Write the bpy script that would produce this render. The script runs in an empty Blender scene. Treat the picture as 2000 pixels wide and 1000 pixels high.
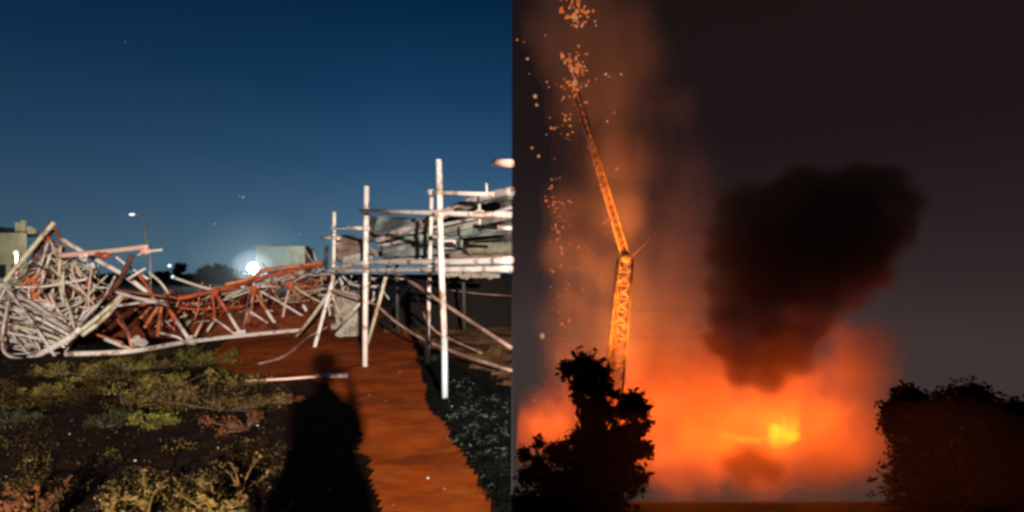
import bpy, bmesh, math, random
from mathutils import Vector, Matrix, noise
random.seed(7)
S = bpy.context.scene
COL = S.collection
R = math.radians

# ------------------------------------------------------------------ camera
cam = bpy.data.cameras.new('camera'); camo = bpy.data.objects.new('camera', cam); COL.objects.link(camo)
camo.location = (0, 0, 1.6); camo.rotation_euler = (R(90), 0, 0)
cam.sensor_width = 36; cam.lens = 18; cam.shift_y = 0.0175
cam.clip_start = 0.05; cam.clip_end = 6000
S.camera = camo
S.view_settings.view_transform = 'Standard'; S.view_settings.look = 'None'
S.view_settings.exposure = 0; S.view_settings.gamma = 1
S.cycles.use_denoising = True
S.cycles.filter_width = 3.0
S.cycles.volume_bounces = 1
S.cycles.max_bounces = 6
S.cycles.volume_step_rate = 1.0
S.cycles.volume_max_steps = 128

# ------------------------------------------------------------------ night sky
W = bpy.data.worlds.new('World'); S.world = W; W.use_nodes = True
nt = W.node_tree; nt.nodes.clear()
out = nt.nodes.new('ShaderNodeOutputWorld'); bg = nt.nodes.new('ShaderNodeBackground')
tc = nt.nodes.new('ShaderNodeTexCoord'); sep = nt.nodes.new('ShaderNodeSeparateXYZ')
nt.links.new(tc.outputs['Generated'], sep.inputs[0])
mr = nt.nodes.new('ShaderNodeMapRange'); mr.inputs[1].default_value = -0.3; mr.inputs[2].default_value = 0.6
nt.links.new(sep.outputs[2], mr.inputs[0])
def ramp(stops):
    r = nt.nodes.new('ShaderNodeValToRGB'); e = r.color_ramp.elements
    while len(e) > 1: e.remove(e[-1])
    for i, (z, c) in enumerate(stops):
        p = (z + 0.3) / 0.9
        el = e[0] if i == 0 else e.new(p)
        el.position = p; el.color = (*c, 1)
    nt.links.new(mr.outputs[0], r.inputs[0]); return r
ra = ramp([(-.05, (.066, .150, .215)), (.02, (.088, .176, .245)), (.10, (.055, .125, .212)), (.2, (.024, .078, .160)), (.33, (.007, .040, .100)), (.47, (.0014, .018, .050)), (.6, (.001, .010, .03))])
rb = ramp([(-.3, (.050, .034, .028)), (-.1, (.046, .033, .032)), (.0, (.032, .020, .021)), (.1, (.022, .013, .014)), (.22, (.0135, .0080, .0088)), (.47, (.0115, .0065, .0066))])
mx = nt.nodes.new('ShaderNodeMapRange'); mx.inputs[1].default_value = -.72; mx.inputs[2].default_value = -.2
mx.inputs[3].default_value = .62; mx.inputs[4].default_value = 1.05
nt.links.new(sep.outputs[0], mx.inputs[0])
sc_ = nt.nodes.new('ShaderNodeVectorMath'); sc_.operation = 'SCALE'
nt.links.new(ra.outputs[0], sc_.inputs[0]); nt.links.new(mx.outputs[0], sc_.inputs['Scale'])
gt = nt.nodes.new('ShaderNodeMath'); gt.operation = 'GREATER_THAN'; gt.inputs[1].default_value = 0.0
nt.links.new(sep.outputs[0], gt.inputs[0])
mix = nt.nodes.new('ShaderNodeMix'); mix.data_type = 'RGBA'
nt.links.new(gt.outputs[0], mix.inputs[0]); nt.links.new(sc_.outputs[0], mix.inputs[6]); nt.links.new(rb.outputs[0], mix.inputs[7])
nt.links.new(mix.outputs[2], bg.inputs[0]); nt.links.new(bg.outputs[0], out.inputs[0])
bg.inputs[1].default_value = 1.0

# ------------------------------------------------------------------ helpers
def P(px, py, D):
    """point seen at (px, py) of the 2000 px wide photo at depth D"""
    return Vector(((px - 1000) / 1000 * D, D, 1.6 - (py - 535) / 1000 * D))
def G(px, py, z=0.0):
    D = (1.6 - z) / ((py - 535) / 1000); return P(px, py, D)

MATS = {}
def mat(name, c, rough=.6, c2=None, scale=6, bump=0, metal=0, lo=.42, hi=.58, c3=None, bscale=None, spec=.5, trans=0):
    m = bpy.data.materials.new(name); m.use_nodes = True; MATS[name] = m
    n = m.node_tree; b = n.nodes['Principled BSDF']
    b.inputs['Roughness'].default_value = rough; b.inputs['Metallic'].default_value = metal
    b.inputs['Specular IOR Level'].default_value = spec
    t = n.nodes.new('ShaderNodeTexCoord'); b.inputs['Base Color'].default_value = (*c, 1)
    last = None
    for i, cc in enumerate([c2, c3]):
        if cc is None: continue
        x = n.nodes.new('ShaderNodeTexNoise'); x.inputs['Scale'].default_value = scale * (1 if i == 0 else 3.7); x.inputs['Detail'].default_value = 6
        x.inputs['Roughness'].default_value = .65
        n.links.new(t.outputs['Object'], x.inputs['Vector'])
        g = n.nodes.new('ShaderNodeMapRange'); g.inputs[1].default_value = lo; g.inputs[2].default_value = hi
        n.links.new(x.outputs['Fac'], g.inputs[0])
        k = n.nodes.new('ShaderNodeMix'); k.data_type = 'RGBA'
        if last is None: k.inputs[6].default_value = (*c, 1)
        else: n.links.new(last, k.inputs[6])
        k.inputs[7].default_value = (*cc, 1); n.links.new(g.outputs[0], k.inputs[0]); last = k.outputs[2]
    if last is not None: n.links.new(last, b.inputs['Base Color'])
    if bump:
        x = n.nodes.new('ShaderNodeTexNoise'); x.inputs['Scale'].default_value = bscale or scale * 2; x.inputs['Detail'].default_value = 8
        n.links.new(t.outputs['Object'], x.inputs['Vector'])
        bp = n.nodes.new('ShaderNodeBump'); bp.inputs['Strength'].default_value = bump; bp.inputs['Distance'].default_value = .05
        n.links.new(x.outputs['Fac'], bp.inputs['Height']); n.links.new(bp.outputs[0], b.inputs['Normal'])
    return m
def emat(name, c, s):
    m = bpy.data.materials.new(name); m.use_nodes = True; n = m.node_tree; n.nodes.clear()
    o = n.nodes.new('ShaderNodeOutputMaterial'); e = n.nodes.new('ShaderNodeEmission')
    e.inputs[0].default_value = (*c, 1); e.inputs[1].default_value = s
    n.links.new(e.outputs[0], o.inputs[0]); MATS[name] = m; return m
def vmat(name, col, dens, aniso=0, noise_scale=None, lo=.3, hi=.7, emis=None, es=0, detail=3, stretch=(1, 1, 1)):
    m = bpy.data.materials.new(name); m.use_nodes = True; n = m.node_tree; n.nodes.clear()
    o = n.nodes.new('ShaderNodeOutputMaterial'); v = n.nodes.new('ShaderNodeVolumePrincipled')
    v.inputs['Color'].default_value = (*col, 1); v.inputs['Density'].default_value = dens
    v.inputs['Anisotropy'].default_value = aniso
    if emis: v.inputs['Emission Color'].default_value = (*emis, 1); v.inputs['Emission Strength'].default_value = es
    if noise_scale:
        t = n.nodes.new('ShaderNodeTexCoord'); mp = n.nodes.new('ShaderNodeMapping'); mp.inputs['Scale'].default_value = stretch
        n.links.new(t.outputs['Object'], mp.inputs[0])
        x = n.nodes.new('ShaderNodeTexNoise'); x.inputs['Scale'].default_value = noise_scale; x.inputs['Detail'].default_value = detail
        n.links.new(mp.outputs[0], x.inputs['Vector'])
        g = n.nodes.new('ShaderNodeMapRange'); g.interpolation_type = 'SMOOTHSTEP'
        g.inputs[1].default_value = lo; g.inputs[2].default_value = hi; g.inputs[3].default_value = 0; g.inputs[4].default_value = dens
        n.links.new(x.outputs['Fac'], g.inputs[0]); n.links.new(g.outputs[0], v.inputs['Density'])
        if emis:
            k = n.nodes.new('ShaderNodeMath'); k.operation = 'MULTIPLY'; k.inputs[1].default_value = es / max(dens, 1e-6)
            n.links.new(g.outputs[0], k.inputs[0]); n.links.new(k.outputs[0], v.inputs['Emission Strength'])
    n.links.new(v.outputs[0], o.inputs['Volume']); MATS[name] = m; return m

class MB:
    def __init__(s, org=(0, 0, 0)): s.v = []; s.f = []; s.o = Vector(org); s.smooth = True
    def add(s, vs, fs):
        k = len(s.v); s.v += [Vector(a) for a in vs]; s.f += [tuple(i + k for i in f) for f in fs]
    def tube(s, pts, r, n=8, r2=None, cap=True):
        pts = [Vector(p) for p in pts]; m = len(pts); vs = []; fs = []
        t = (pts[1] - pts[0]).normalized(); u = t.orthogonal().normalized()
        for i, p in enumerate(pts):
            if i == 0: tt = (pts[1] - pts[0])
            elif i == m - 1: tt = (pts[-1] - pts[-2])
            else: tt = (pts[i + 1] - pts[i - 1])
            tt.normalize(); u = (u - tt * u.dot(tt)).normalized(); w = tt.cross(u)
            rr = r if r2 is None else r + (r2 - r) * i / (m - 1)
            for k in range(n):
                a = 2 * math.pi * k / n; vs.append(p + (u * math.cos(a) + w * math.sin(a)) * rr)
        for i in range(m - 1):
            for k in range(n):
                a = i * n + k; b = i * n + (k + 1) % n; fs.append((a, b, b + n, a + n))
        if cap: fs.append(tuple(range(n - 1, -1, -1))); fs.append(tuple(range((m - 1) * n, m * n)))
        s.add(vs, fs); return s
    def box(s, c, d, rot=None):
        c = Vector(c); M = rot or Matrix.Identity(3); vs = []
        for i in (-1, 1):
            for j in (-1, 1):
                for k in (-1, 1): vs.append(c + M @ Vector((i * d[0] / 2, j * d[1] / 2, k * d[2] / 2)))
        s.add(vs, [(0, 1, 3, 2), (4, 6, 7, 5), (0, 4, 5, 1), (2, 3, 7, 6), (0, 2, 6, 4), (1, 5, 7, 3)]); s.smooth = False; return s
    def ball(s, c, r, sub=2, jit=0, sc=(1, 1, 1), seed=0):
        bm = bmesh.new(); bmesh.ops.create_icosphere(bm, subdivisions=sub, radius=1)
        c = Vector(c); vs = []
        for v in bm.verts:
            d = v.co.copy(); k = 1 + jit * noise.noise(d * 1.7 + Vector((seed * 3.1, seed, 0)))
            vs.append(c + Vector((d.x * sc[0], d.y * sc[1], d.z * sc[2])) * r * k)
        s.add(vs, [tuple(v.index for v in f.verts) for f in bm.faces]); bm.free(); return s
    def build(s, name, m, parent=None, smooth=None):
        me = bpy.data.meshes.new(name); me.from_pydata([tuple(a - s.o) for a in s.v], [], s.f); me.update()
        if (s.smooth if smooth is None else smooth): me.polygons.foreach_set('use_smooth', [True] * len(me.polygons))
        me.materials.append(m if not isinstance(m, str) else MATS[m])
        o = bpy.data.objects.new(name, me); COL.objects.link(o)
        if parent: o.parent = parent
        else: o.location = s.o
        return o
def tag(o, label, cat, group=None, kind=None):
    if label: o['label'] = label
    if cat: o['category'] = cat
    if group: o['group'] = group
    if kind: o['kind'] = kind
    return o
def thing(name, loc, label, cat, group=None):
    o = bpy.data.objects.new(name, None); COL.objects.link(o); o.location = loc; o.empty_display_size = .2
    return tag(o, label, cat, group)
def structure(o): o['kind'] = 'structure'; return o
def smoothline(pts, k=6):
    pts = [Vector(p) for p in pts]
    if len(pts) < 3: return pts
    q = [pts[0] * 2 - pts[1]] + pts + [pts[-1] * 2 - pts[-2]]; res = []
    for i in range(1, len(q) - 2):
        for j in range(k):
            t = j / k; a, b, c, d = q[i - 1], q[i], q[i + 1], q[i + 2]
            res.append(.5 * ((2 * b) + (c - a) * t + (2 * a - 5 * b + 4 * c - d) * t * t + (3 * b - a - 3 * c + d) * t ** 3))
    res.append(pts[-1]); return res
def pipe(root, name, pts, r, m, curve=True, n=8):
    if name == 'brace': r *= .78
    """pts are (px, py, D)"""
    w = [P(*p) for p in pts]
    if curve: w = smoothline(w)
    b = MB(root.location); b.tube(w, r, n); return b.build(name, m, root)

# materials
def paint(name, c, rust, lo=.55, hi=.66): return mat(name, c, .45, rust, 5, bump=.15, lo=lo, hi=hi, bscale=30)
paint('white_steel', (.74, .66, .60), (.30, .15, .09), .51, .64)
paint('cream_steel', (.60, .55, .40), (.24, .11, .05), .5, .62)
paint('grey_steel', (.52, .47, .45), (.2, .1, .07), .5, .6)
paint('pink_steel', (.74, .42, .35), (.6, .45, .4), .5, .6)
paint('red_steel', (.50, .10, .035), (.22, .05, .02), .48, .6)
paint('orange_steel', (.62, .20, .08), (.25, .06, .02), .5, .6)
paint('rust_steel', (.17, .045, .022), (.07, .02, .012), .45, .6)
paint('blue_steel', (.55, .66, .72), (.5, .42, .4), .55, .66)
mat('cable_skin', (.42, .27, .22), .6, (.2, .1, .07), 3)
mat('sheet_metal', (.42, .38, .34), .5, (.16, .15, .13), 1.6, bump=.3, bscale=6)
mat('sheet_green', (.26, .30, .27), .5, (.08, .09, .09), 1.8, bump=.3, bscale=6)
mat('sheet_brown', (.30, .20, .16), .6, (.17, .11, .09), 2.2, bump=.3, bscale=5)
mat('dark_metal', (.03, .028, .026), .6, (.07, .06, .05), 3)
mat('roll_cloth', (.30, .30, .20), .8, (.16, .15, .11), 3, bump=.3)
mat('concrete', (.42, .38, .32), .9, (.2, .17, .13), 5, bump=.6, bscale=18)
mat('soil', (.018, .006, .003), .95, (.024, .007, .002), 1.1, bump=.7, c3=(.006, .003, .002), bscale=9, spec=.1)  # near-black colour stands in for shade over the foreground
mat('red_soil', (.33, .055, .003), .95, (.17, .026, .002), .9, bump=.2, c3=(.33, .078, .010), bscale=7, lo=.45, hi=.7, spec=.1)
mat('mound_soil', (.16, .030, .010), .95, (.06, .014, .006), 1.4, bump=1.0, c3=(.22, .06, .025), bscale=6, spec=.1)
mat('tan_soil', (.34, .19, .09), .95, (.12, .05, .02), 1.2, bump=.8, bscale=8, spec=.1)
mat('dark_litter', (.004, .005, .004), .95, (.010, .014, .010), 5, bump=1.0, bscale=14, spec=.04)  # near-black tone for the strip and leaves right of the path
mat('stone', (.55, .47, .40), .8, (.35, .28, .22), 8)
mat('leaf_green', (.21, .17, .035), .6, (.06, .04, .01), 4, spec=.2)
mat('leaf_bright', (.15, .14, .025), .6, (.08, .07, .01), 4, spec=.2)
mat('leaf_ochre', (.17, .105, .028), .6, (.06, .03, .008), 4, spec=.2)
mat('leaf_rust', (.13, .045, .015), .7, (.06, .02, .008), 4, spec=.2)
mat('leaf_dark', (.034, .034, .014), .8, (.02, .018, .010), 1, spec=.1)
mat('leaf_burnt', (.10, .06, .04), .8, (.05, .03, .02), .5, spec=.1)
mat('bark', (.09, .06, .04), .9, (.05, .035, .025), 4, bump=.5)
mat('rock', (.16, .12, .10), .9, (.08, .06, .05), .6, bump=1, bscale=2)
mat('valley_soil', (.018, .012, .010), 1, (.010, .007, .006), .3, bump=.6, bscale=1, spec=.05)
mat('shade_soil', (.012, .006, .004), 1)  # shade under the roof put into a near-black colour
mat('plaster', (.50, .47, .33), .9, (.36, .34, .24), .8)
mat('wall_green_lit', (.42, .50, .42), .9, (.36, .44, .38), .4)
mat('roof_dark', (.03, .03, .035), .8)
mat('glass_dark', (.02, .025, .03), .2)
mat('skin', (.45, .28, .20), .6); mat('jacket', (.05, .06, .09), .9, (.03, .04, .06), 20); mat('trousers', (.04, .045, .06), .9); mat('hair', (.02, .015, .01), .7)
mat('black_plastic', (.02, .02, .022), .4)
emat('lamp_white', (.95, 1, 1), 60); emat('lamp_small', (.9, .95, 1), 1.6); emat('star_glow', (.75, .85, 1), .45)
emat('ember_glow', (1, .27, .06), .60); emat('ember_pale', (1, .44, .20), .50); emat('ember_deep', (1, .20, .04), .6)

# ------------------------------------------------------------------ ground (left terrace, level with the camera's feet)
def gz(x, y):
    if y > 60 or y < 0: return 0
    k = min(1, max(0, (y - 1) / 3)) * min(1, (60 - y) / 20)
    return k * (.05 * noise.noise(Vector((x * .6, y * .6, 0))) + .022 * noise.noise(Vector((x * 2.1, y * 2.1, 3))) + .005 * noise.noise(Vector((x * 6, y * 6, 5))))
def lines(a): 
    return a
xs = [-3000, -1500, -700, -300, -150, -80, -50, -35]; x = -25.0
while x < -.05: xs.append(round(x, 3)); x += .14
xs.append(-.004); xs += [2, 6, 12, 30]
ys = [-40, -20, -10, -4, 0, 1.6]; y = 3.2
while y < 24: ys.append(round(y, 3)); y += .14
ys += [26, 29, 33, 38, 45, 55, 70, 100, 150, 250, 500, 1000, 2000, 4000]
vid = {}; V = []; F = []
def gv(i, j):
    if (i, j) not in vid: vid[(i, j)] = len(V); V.append((xs[i], ys[j], gz(xs[i], ys[j])))
    return vid[(i, j)]
for i in range(len(xs) - 1):
    for j in range(len(ys) - 1):
        if xs[i + 1] <= 0 or ys[j + 1] <= 3.2: F.append((gv(i, j), gv(i + 1, j), gv(i + 1, j + 1), gv(i, j + 1)))
b = MB(); b.v = [Vector(v) for v in V]; b.f = F; structure(b.build('ground', 'soil'))

def sheet(name, m, outline, lift, res=.16, jit=.1, parent=None):
    """ground patch that follows the terrain; outline = ground points (x, y)"""
    x0 = min(p[0] for p in outline); x1 = max(p[0] for p in outline); y0 = min(p[1] for p in outline); y1 = max(p[1] for p in outline)
    def inside(x, y):
        x += jit * 2 * noise.noise(Vector((x * 1.6, y * 1.6, 9))) + jit * noise.noise(Vector((x * 6, y * 6, 2))); c = False; n = len(outline)
        for k in range(n):
            ax, ay = outline[k]; bx, by = outline[k - 1]
            if (ay > y) != (by > y) and x < (bx - ax) * (y - ay) / (by - ay) + ax: c = not c
        return c
    vid = {}; bb = MB(); nx = int((x1 - x0) / res) + 2; ny = int((y1 - y0) / res) + 2
    def gg(i, j):
        if (i, j) not in vid:
            x = min(x0 + i * res, -.006); y = y0 + j * res; vid[(i, j)] = len(bb.v); bb.v.append(Vector((x, y, gz(x, y) + lift)))
        return vid[(i, j)]
    for i in range(nx):
        for j in range(ny):
            if inside(x0 + (i + .5) * res, y0 + (j + .5) * res) and x0 + i * res < -.01: bb.f.append((gg(i, j), gg(i + 1, j), gg(i + 1, j + 1), gg(i, j + 1)))
    return bb.build(name, m)
def gp(l): return [tuple(G(*p))[:2] for p in l]
structure(sheet('dirt_path', 'red_soil', gp([(735, 1010), (715, 900), (690, 800), (640, 755), (590, 742), (470, 735), (400, 700), (455, 662), (560, 645), (700, 632), (800, 640), (810, 680), (820, 730), (845, 800), (905, 890), (965, 1010)]), .022, .04, .05))  # left edge cut back so dark ground deepens the person's shadow
structure(sheet('litter_strip', 'dark_litter', gp([(985, 1010), (915, 890), (850, 800), (825, 730), (815, 672), (900, 718), (1003, 770), (1012, 1010)]), .016, .05, .07))
structure(sheet('bank_soil', 'tan_soil', gp([(815, 672), (770, 622), (860, 618), (1005, 640), (1005, 760)]), .03, .1, .15))

# rock faces below the terrace
b = MB()
n = 90
pts = [(-.01, 3.2 * 1.0 + (k / n) ** 2.2 * 2400) for k in range(n + 1)]
for k, (x, y) in enumerate(pts):
    for j in range(9):
        z = -.01 - 20.5 * j / 8; off = -.3 * j - .5 * abs(noise.noise(Vector((y * .3, z * .4, 1)))) if j else 0
        b.v.append(Vector((x + off, y, z)))
for k in range(n):
    for j in range(8): b.f.append((k * 9 + j, k * 9 + j + 1, (k + 1) * 9 + j + 1, (k + 1) * 9 + j))
m0 = len(b.v)
for k in range(41):
    for j in range(9):
        z = -.01 - 20.5 * j / 8; off = -.3 * j - .5 * abs(noise.noise(Vector((k * .3, z * .4, 1)))) if j else 0
        b.v.append(Vector((k / 40 * 30, 3.2 + off, z)))
for k in range(40):
    for j in range(8): b.f.append((m0 + k * 9 + j, m0 + (k + 1) * 9 + j, m0 + (k + 1) * 9 + j + 1, m0 + k * 9 + j + 1))
structure(b.build('cliff', 'rock', smooth=False))

# low ground on the right, falling away behind the fire
b = MB(); xs2 = [-4 + k * 3 for k in range(60)]; ys2 = [-2 + k * 2.5 for k in range(21)] + [50.6, 53, 57, 62, 68, 76, 84, 95, 120, 160, 220, 320, 480]
for y in ys2:
    for x in xs2:
        z = -20 + .35 * noise.noise(Vector((x * .15, y * .15, 0))) if y < 50 else -20 - (y - 49.5) * .8
        b.v.append(Vector((x, y, z)))
for j in range(len(ys2) - 1):
    for i in range(len(xs2) - 1):
        a = j * len(xs2) + i; b.f.append((a, a + 1, a + 1 + len(xs2), a + len(xs2)))
structure(b.build('valley_ground', 'valley_soil'))

# red earth mound behind the lattice
b = MB(); nx, ny = 90, 26
for j in range(ny + 1):
    for i in range(nx + 1):
        x = -17 + 13.6 * i / nx; y = 12.9 + 6 * j / ny + max(0, (x + 8)) * .35
        u = i / nx; v = j / ny; h = math.sin(math.pi * v) ** .8 * min(1, u * 5) * min(1, (1 - u) * 6) * (1.02 + .25 * noise.noise(Vector((x * .5, y * .5, 0)))) + .09 * noise.noise(Vector((x * 2, y * 2, 0)))
        b.v.append(Vector((x, y, h - .08)))
for j in range(ny):
    for i in range(nx): a = j * (nx + 1) + i; b.f.append((a, a + 1, a + nx + 2, a + nx + 1))
structure(b.build('earth_mound', 'mound_soil'))

# ------------------------------------------------------------------ floodlight behind the camera and the person who casts the shadow
LX = Vector((2.95, -8.4, 3.05))
t = thing('tripod_floodlight', (LX.x, LX.y, 0), 'black tripod floodlight behind the photographer', 'floodlight')
for k in range(3):
    a = k * 2.094; b = MB(t.location); b.tube([(LX.x, LX.y, 1.3), (LX.x + .7 * math.cos(a), LX.y + .7 * math.sin(a), .02)], .018); b.build('leg', 'black_plastic', t)
b = MB(t.location); b.tube([(LX.x, LX.y, 1.1), (LX.x, LX.y, 3.02)], .02); b.build('pole', 'black_plastic', t)
dirv = (Vector((-9.2, 14, .6)) - LX).normalized(); q = dirv.to_track_quat('-Z', 'Y')
b = MB(t.location); b.box(LX - dirv * .09, (.34, .26, .1), q.to_matrix()); b.build('lamp_housing', 'black_plastic', t)
b = MB(t.location); b.box(LX - dirv * .035, (.28, .20, .006), q.to_matrix()); b.build('lamp_glass', 'lamp_white', t)
l = bpy.data.lights.new('flood_beam', 'SPOT'); l.energy = 26000; l.color = (1, .88, .76); l.spot_size = R(50); l.spot_blend = .35; l.shadow_soft_size = .09
lo = bpy.data.objects.new('flood_beam', l); COL.objects.link(lo); lo.location = LX; lo.rotation_euler = q.to_euler()

def person():
    base = Vector((.085, -.42, 0))
    t = thing('person', base, 'person in a long dark coat standing at the terrace edge holding up a phone', 'person')
    J = {'pelvis': (0, 0, .95, .135), 'belly': (0, 0, 1.10, .135), 'chest': (0, .01, 1.30, .15), 'neckb': (0, 0, 1.45, .065), 'neck': (0, .01, 1.52, .055), 'head': (0, .03, 1.60, .085), 'crown': (0, .02, 1.70, .085)}
    E = [('pelvis', 'belly'), ('belly', 'chest'), ('chest', 'neckb'), ('neckb', 'neck'), ('neck', 'head'), ('head', 'crown')]
    for s, k in ((-1, 'l'), (1, 'r')):
        J['hip' + k] = (.10 * s, 0, .88, .095); J['knee' + k] = (.13 * s, .02, .48, .062); J['ank' + k] = (.15 * s, -.01, .09, .042); J['toe' + k] = (.16 * s, .16, .04, .036)
        J['sho' + k] = (.16 * s, 0, 1.38, .062); J['elb' + k] = (.165 * s, .09, 1.24, .045); J['wri' + k] = (.11 * s, .28, 1.42, .028); J['palm' + k] = (.085 * s, .31, 1.47, .026)
        E += [('pelvis', 'hip' + k), ('hip' + k, 'knee' + k), ('knee' + k, 'ank' + k), ('ank' + k, 'toe' + k), ('chest', 'sho' + k), ('sho' + k, 'elb' + k), ('elb' + k, 'wri' + k), ('wri' + k, 'palm' + k)]
        for f in range(4):
            J[f'f{k}{f}'] = (.075 * s, .325 + .004 * f, 1.50 + .017 * f - .03, .009); J[f'g{k}{f}'] = (.045 * s, .345, 1.505 + .017 * f - .03, .008)
            E += [('palm' + k, f'f{k}{f}'), (f'f{k}{f}', f'g{k}{f}')]
        J['th' + k] = (.07 * s, .295, 1.50, .010); J['tk' + k] = (.045 * s, .30, 1.52, .009); E += [('palm' + k, 'th' + k), ('th' + k, 'tk' + k)]
    names = list(J); me = bpy.data.meshes.new('body'); me.from_pydata([J[k][:3] for k in names], [(names.index(a), names.index(c)) for a, c in E], [])
    me.materials.append(MATS['skin']); o = bpy.data.objects.new('body', me); COL.objects.link(o); o.parent = t
    md = o.modifiers.new('skin', 'SKIN'); sv = me.skin_vertices[0] if me.skin_vertices else None
    if sv is None:
        bm = bmesh.new(); bm.from_mesh(me); bm.verts.layers.skin.verify(); bm.to_mesh(me); bm.free(); sv = me.skin_vertices[0]
    for i, k in enumerate(names): sv.data[i].radius = (J[k][3],) * 2; sv.data[i].use_root = (k == 'pelvis')
    o.modifiers.new('sub', 'SUBSURF').levels = 1; o.modifiers['sub'].render_levels = 2
    # clothing shells
    b = MB(); c = lambda p: Vector(p)
    b.tube([(0, 0, .12), (0, 0, .5), (0, 0, .85), (0, 0, 1.08)], .31, 16, .235); b.tube([(0, 0, .98), (0, 0, 1.12), (0, .01, 1.26), (0, 0, 1.42)], .245, 16, .12); b.ball((0, 0, 1.34), .185, 3, 0, (1, .6, .4))
    for s in (-1, 1): b.tube(smoothline([(.15 * s, 0, 1.37), (.165 * s, .09, 1.24), (.15 * s, .18, 1.26), (.10 * s, .27, 1.38)]), .06, 10, .045)
    b.build('jacket', 'jacket', t)
    b = MB()
    for s in (-1, 1): b.tube([(.09 * s, 0, .95), (.13 * s, .02, .5), (.15 * s, -.01, .08)], .115, 10, .08)
    b.build('trousers', 'trousers', t)
    b = MB(); b.ball((0, 0, 1.675), .105, 3, .1, (.95, 1.05, .9)); b.build('hair', 'hair', t)
    for s in (-1, 1): b = MB(); b.ball((.032 * s, .115, 1.64), .012, 1); b.build('eye', 'black_plastic', t)
    b = MB(); b.tube([(0, .10, 1.64), (0, .135, 1.605)], .010, 6, .016); b.build('nose', 'skin', t)
    b = MB(); b.tube([(-.022, .112, 1.575), (0, .118, 1.573), (.022, .112, 1.575)], .005, 6); b.build('mouth', 'leaf_rust', t)
    for s in (-1, 1): b = MB(); b.ball((.093 * s, .02, 1.63), .022, 2, 0, (.4, .8, 1.3)); b.build('ear', 'skin', t)
    b = MB((0, -.06, 1.5)); b.box((.085, -.07, 1.535), (.155, .009, .075)); o = b.build('phone', 'black_plastic'); tag(o, 'black phone held up in both hands of the person', 'phone')
person()

# ------------------------------------------------------------------ wreck: tangled mast section on the far left
def jitter(p, d): return (p[0] + random.uniform(-d, d), p[1] + random.uniform(-d, d), p[2] + random.uniform(-.2, .2))
T1 = thing('collapsed_mast', P(120, 690, 10.5), 'tangled pile of bent pale and rusty mast pipes with a pointed peak at the left', 'mast wreckage')
keys = [
 ('chord', 'cream_steel', .050, [(-10, 574, 10.6), (40, 512, 10.8), (106, 434, 11)]),
 ('chord', 'white_steel', .050, [(122, 468, 11), (180, 503, 11), (240, 536, 11), (300, 580, 11.3)]),
 ('chord', 'white_steel', .060, [(30, 712, 10.0), (85, 688, 9.9), (135, 660, 9.9), (158, 640, 10)]),
 ('chord', 'cream_steel', .045, [(150, 652, 10), (200, 612, 10.2), (238, 576, 10.5)]),
 ('chord', 'cream_steel', .045, [(160, 655, 10.1), (205, 620, 10.3), (246, 570, 10.6)]),
 ('chord', 'grey_steel', .040, [(-10, 566, 10.2), (60, 590, 10.1), (110, 628, 10), (150, 652, 10)]),
 ('brace', 'grey_steel', .034, [(0, 545, 10), (70, 640, 9.8), (110, 700, 9.9)]),
 ('brace', 'grey_steel', .034, [(-5, 590, 10), (20, 560, 10), (5, 680, 9.8), (60, 706, 9.8)]),
 ('brace', 'cream_steel', .035, [(118, 480, 10.8), (116, 545, 10.6), (125, 600, 10.4)]),
 ('brace', 'cream_steel', .030, [(120, 560, 10.5), (140, 620, 10.2), (147, 660, 10)]),
 ('brace', 'white_steel', .032, [(0, 560, 10.2), (80, 560, 10.4), (170, 545, 10.6)]),
 ('brace', 'white_steel', .040, [(60, 702, 9.9), (90, 722, 9.9)]),
 ('brace', 'rust_steel', .045, [(98, 436, 11.1), (80, 470, 11.2), (60, 520, 11.2), (65, 545, 11.2)]),
 ('brace', 'red_steel', .040, [(104, 440, 11.1), (125, 480, 11.1), (118, 500, 11.1)]),
 ('brace', 'red_steel', .040, [(90, 455, 11.1), (100, 490, 11.1), (60, 540, 11.1)]),
 ('brace', 'rust_steel', .050, [(104, 450, 11.2), (70, 500, 11.2), (110, 520, 11.2), (80, 480, 11.2)]),
 ('brace', 'red_steel', .035, [(85, 470, 11.1), (112, 478, 11.1), (76, 515, 11.1), (96, 540, 11)]),
 ('brace', 'orange_steel', .050, [(45, 540, 10.7), (70, 555, 10.6), (50, 580, 10.5)]),
 ('brace', 'orange_steel', .045, [(75, 535, 10.7), (55, 560, 10.6), (75, 590, 10.5)]),
 ('brace', 'orange_steel', .040, [(38, 560, 10.6), (60, 548, 10.6), (82, 566, 10.5), (40, 592, 10.5)]),
 ('brace', 'rust_steel', .060, [(258, 500, 10.4), (235, 545, 10.4), (215, 572, 10.4)]),
 ('brace', 'white_steel', .035, [(248, 546, 10.6), (284, 524, 10.7)]),
 ('brace', 'cream_steel', .032, [(290, 532, 10.8), (312, 550, 10.8), (330, 574, 10.9)]),
 ('brace', 'red_steel', .05, [(270, 534, 10.8), (288, 560, 10.8), (300, 585, 10.8)]),
 ('brace', 'white_steel', .035, [(225, 500, 10.9), (250, 520, 10.9), (290, 545, 10.9)]),
 ('brace', 'pink_steel', .035, [(140, 515, 10.9), (158, 540, 10.9), (150, 530, 10.8)]),
 ('brace', 'rust_steel', .045, [(215, 565, 10.5), (270, 572, 10.6), (330, 580, 10.9)]),
 ('brace', 'grey_steel', .042, [(225, 570, 10.5), (280, 585, 10.6), (320, 588, 10.9)]),
 ('brace', 'grey_steel', .035, [(225, 598, 10.4), (290, 590, 10.6), (330, 596, 10.9)]),
 ('brace', 'rust_steel', .04, [(228, 610, 10.4), (245, 640, 10.3), (262, 672, 10.3)]),
 ('brace', 'orange_steel', .04, [(230, 625, 10.4), (250, 650, 10.3), (258, 680, 10.3)]),
]
for nm, m, r, pts in keys: pipe(T1, nm, pts, r, m)
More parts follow.
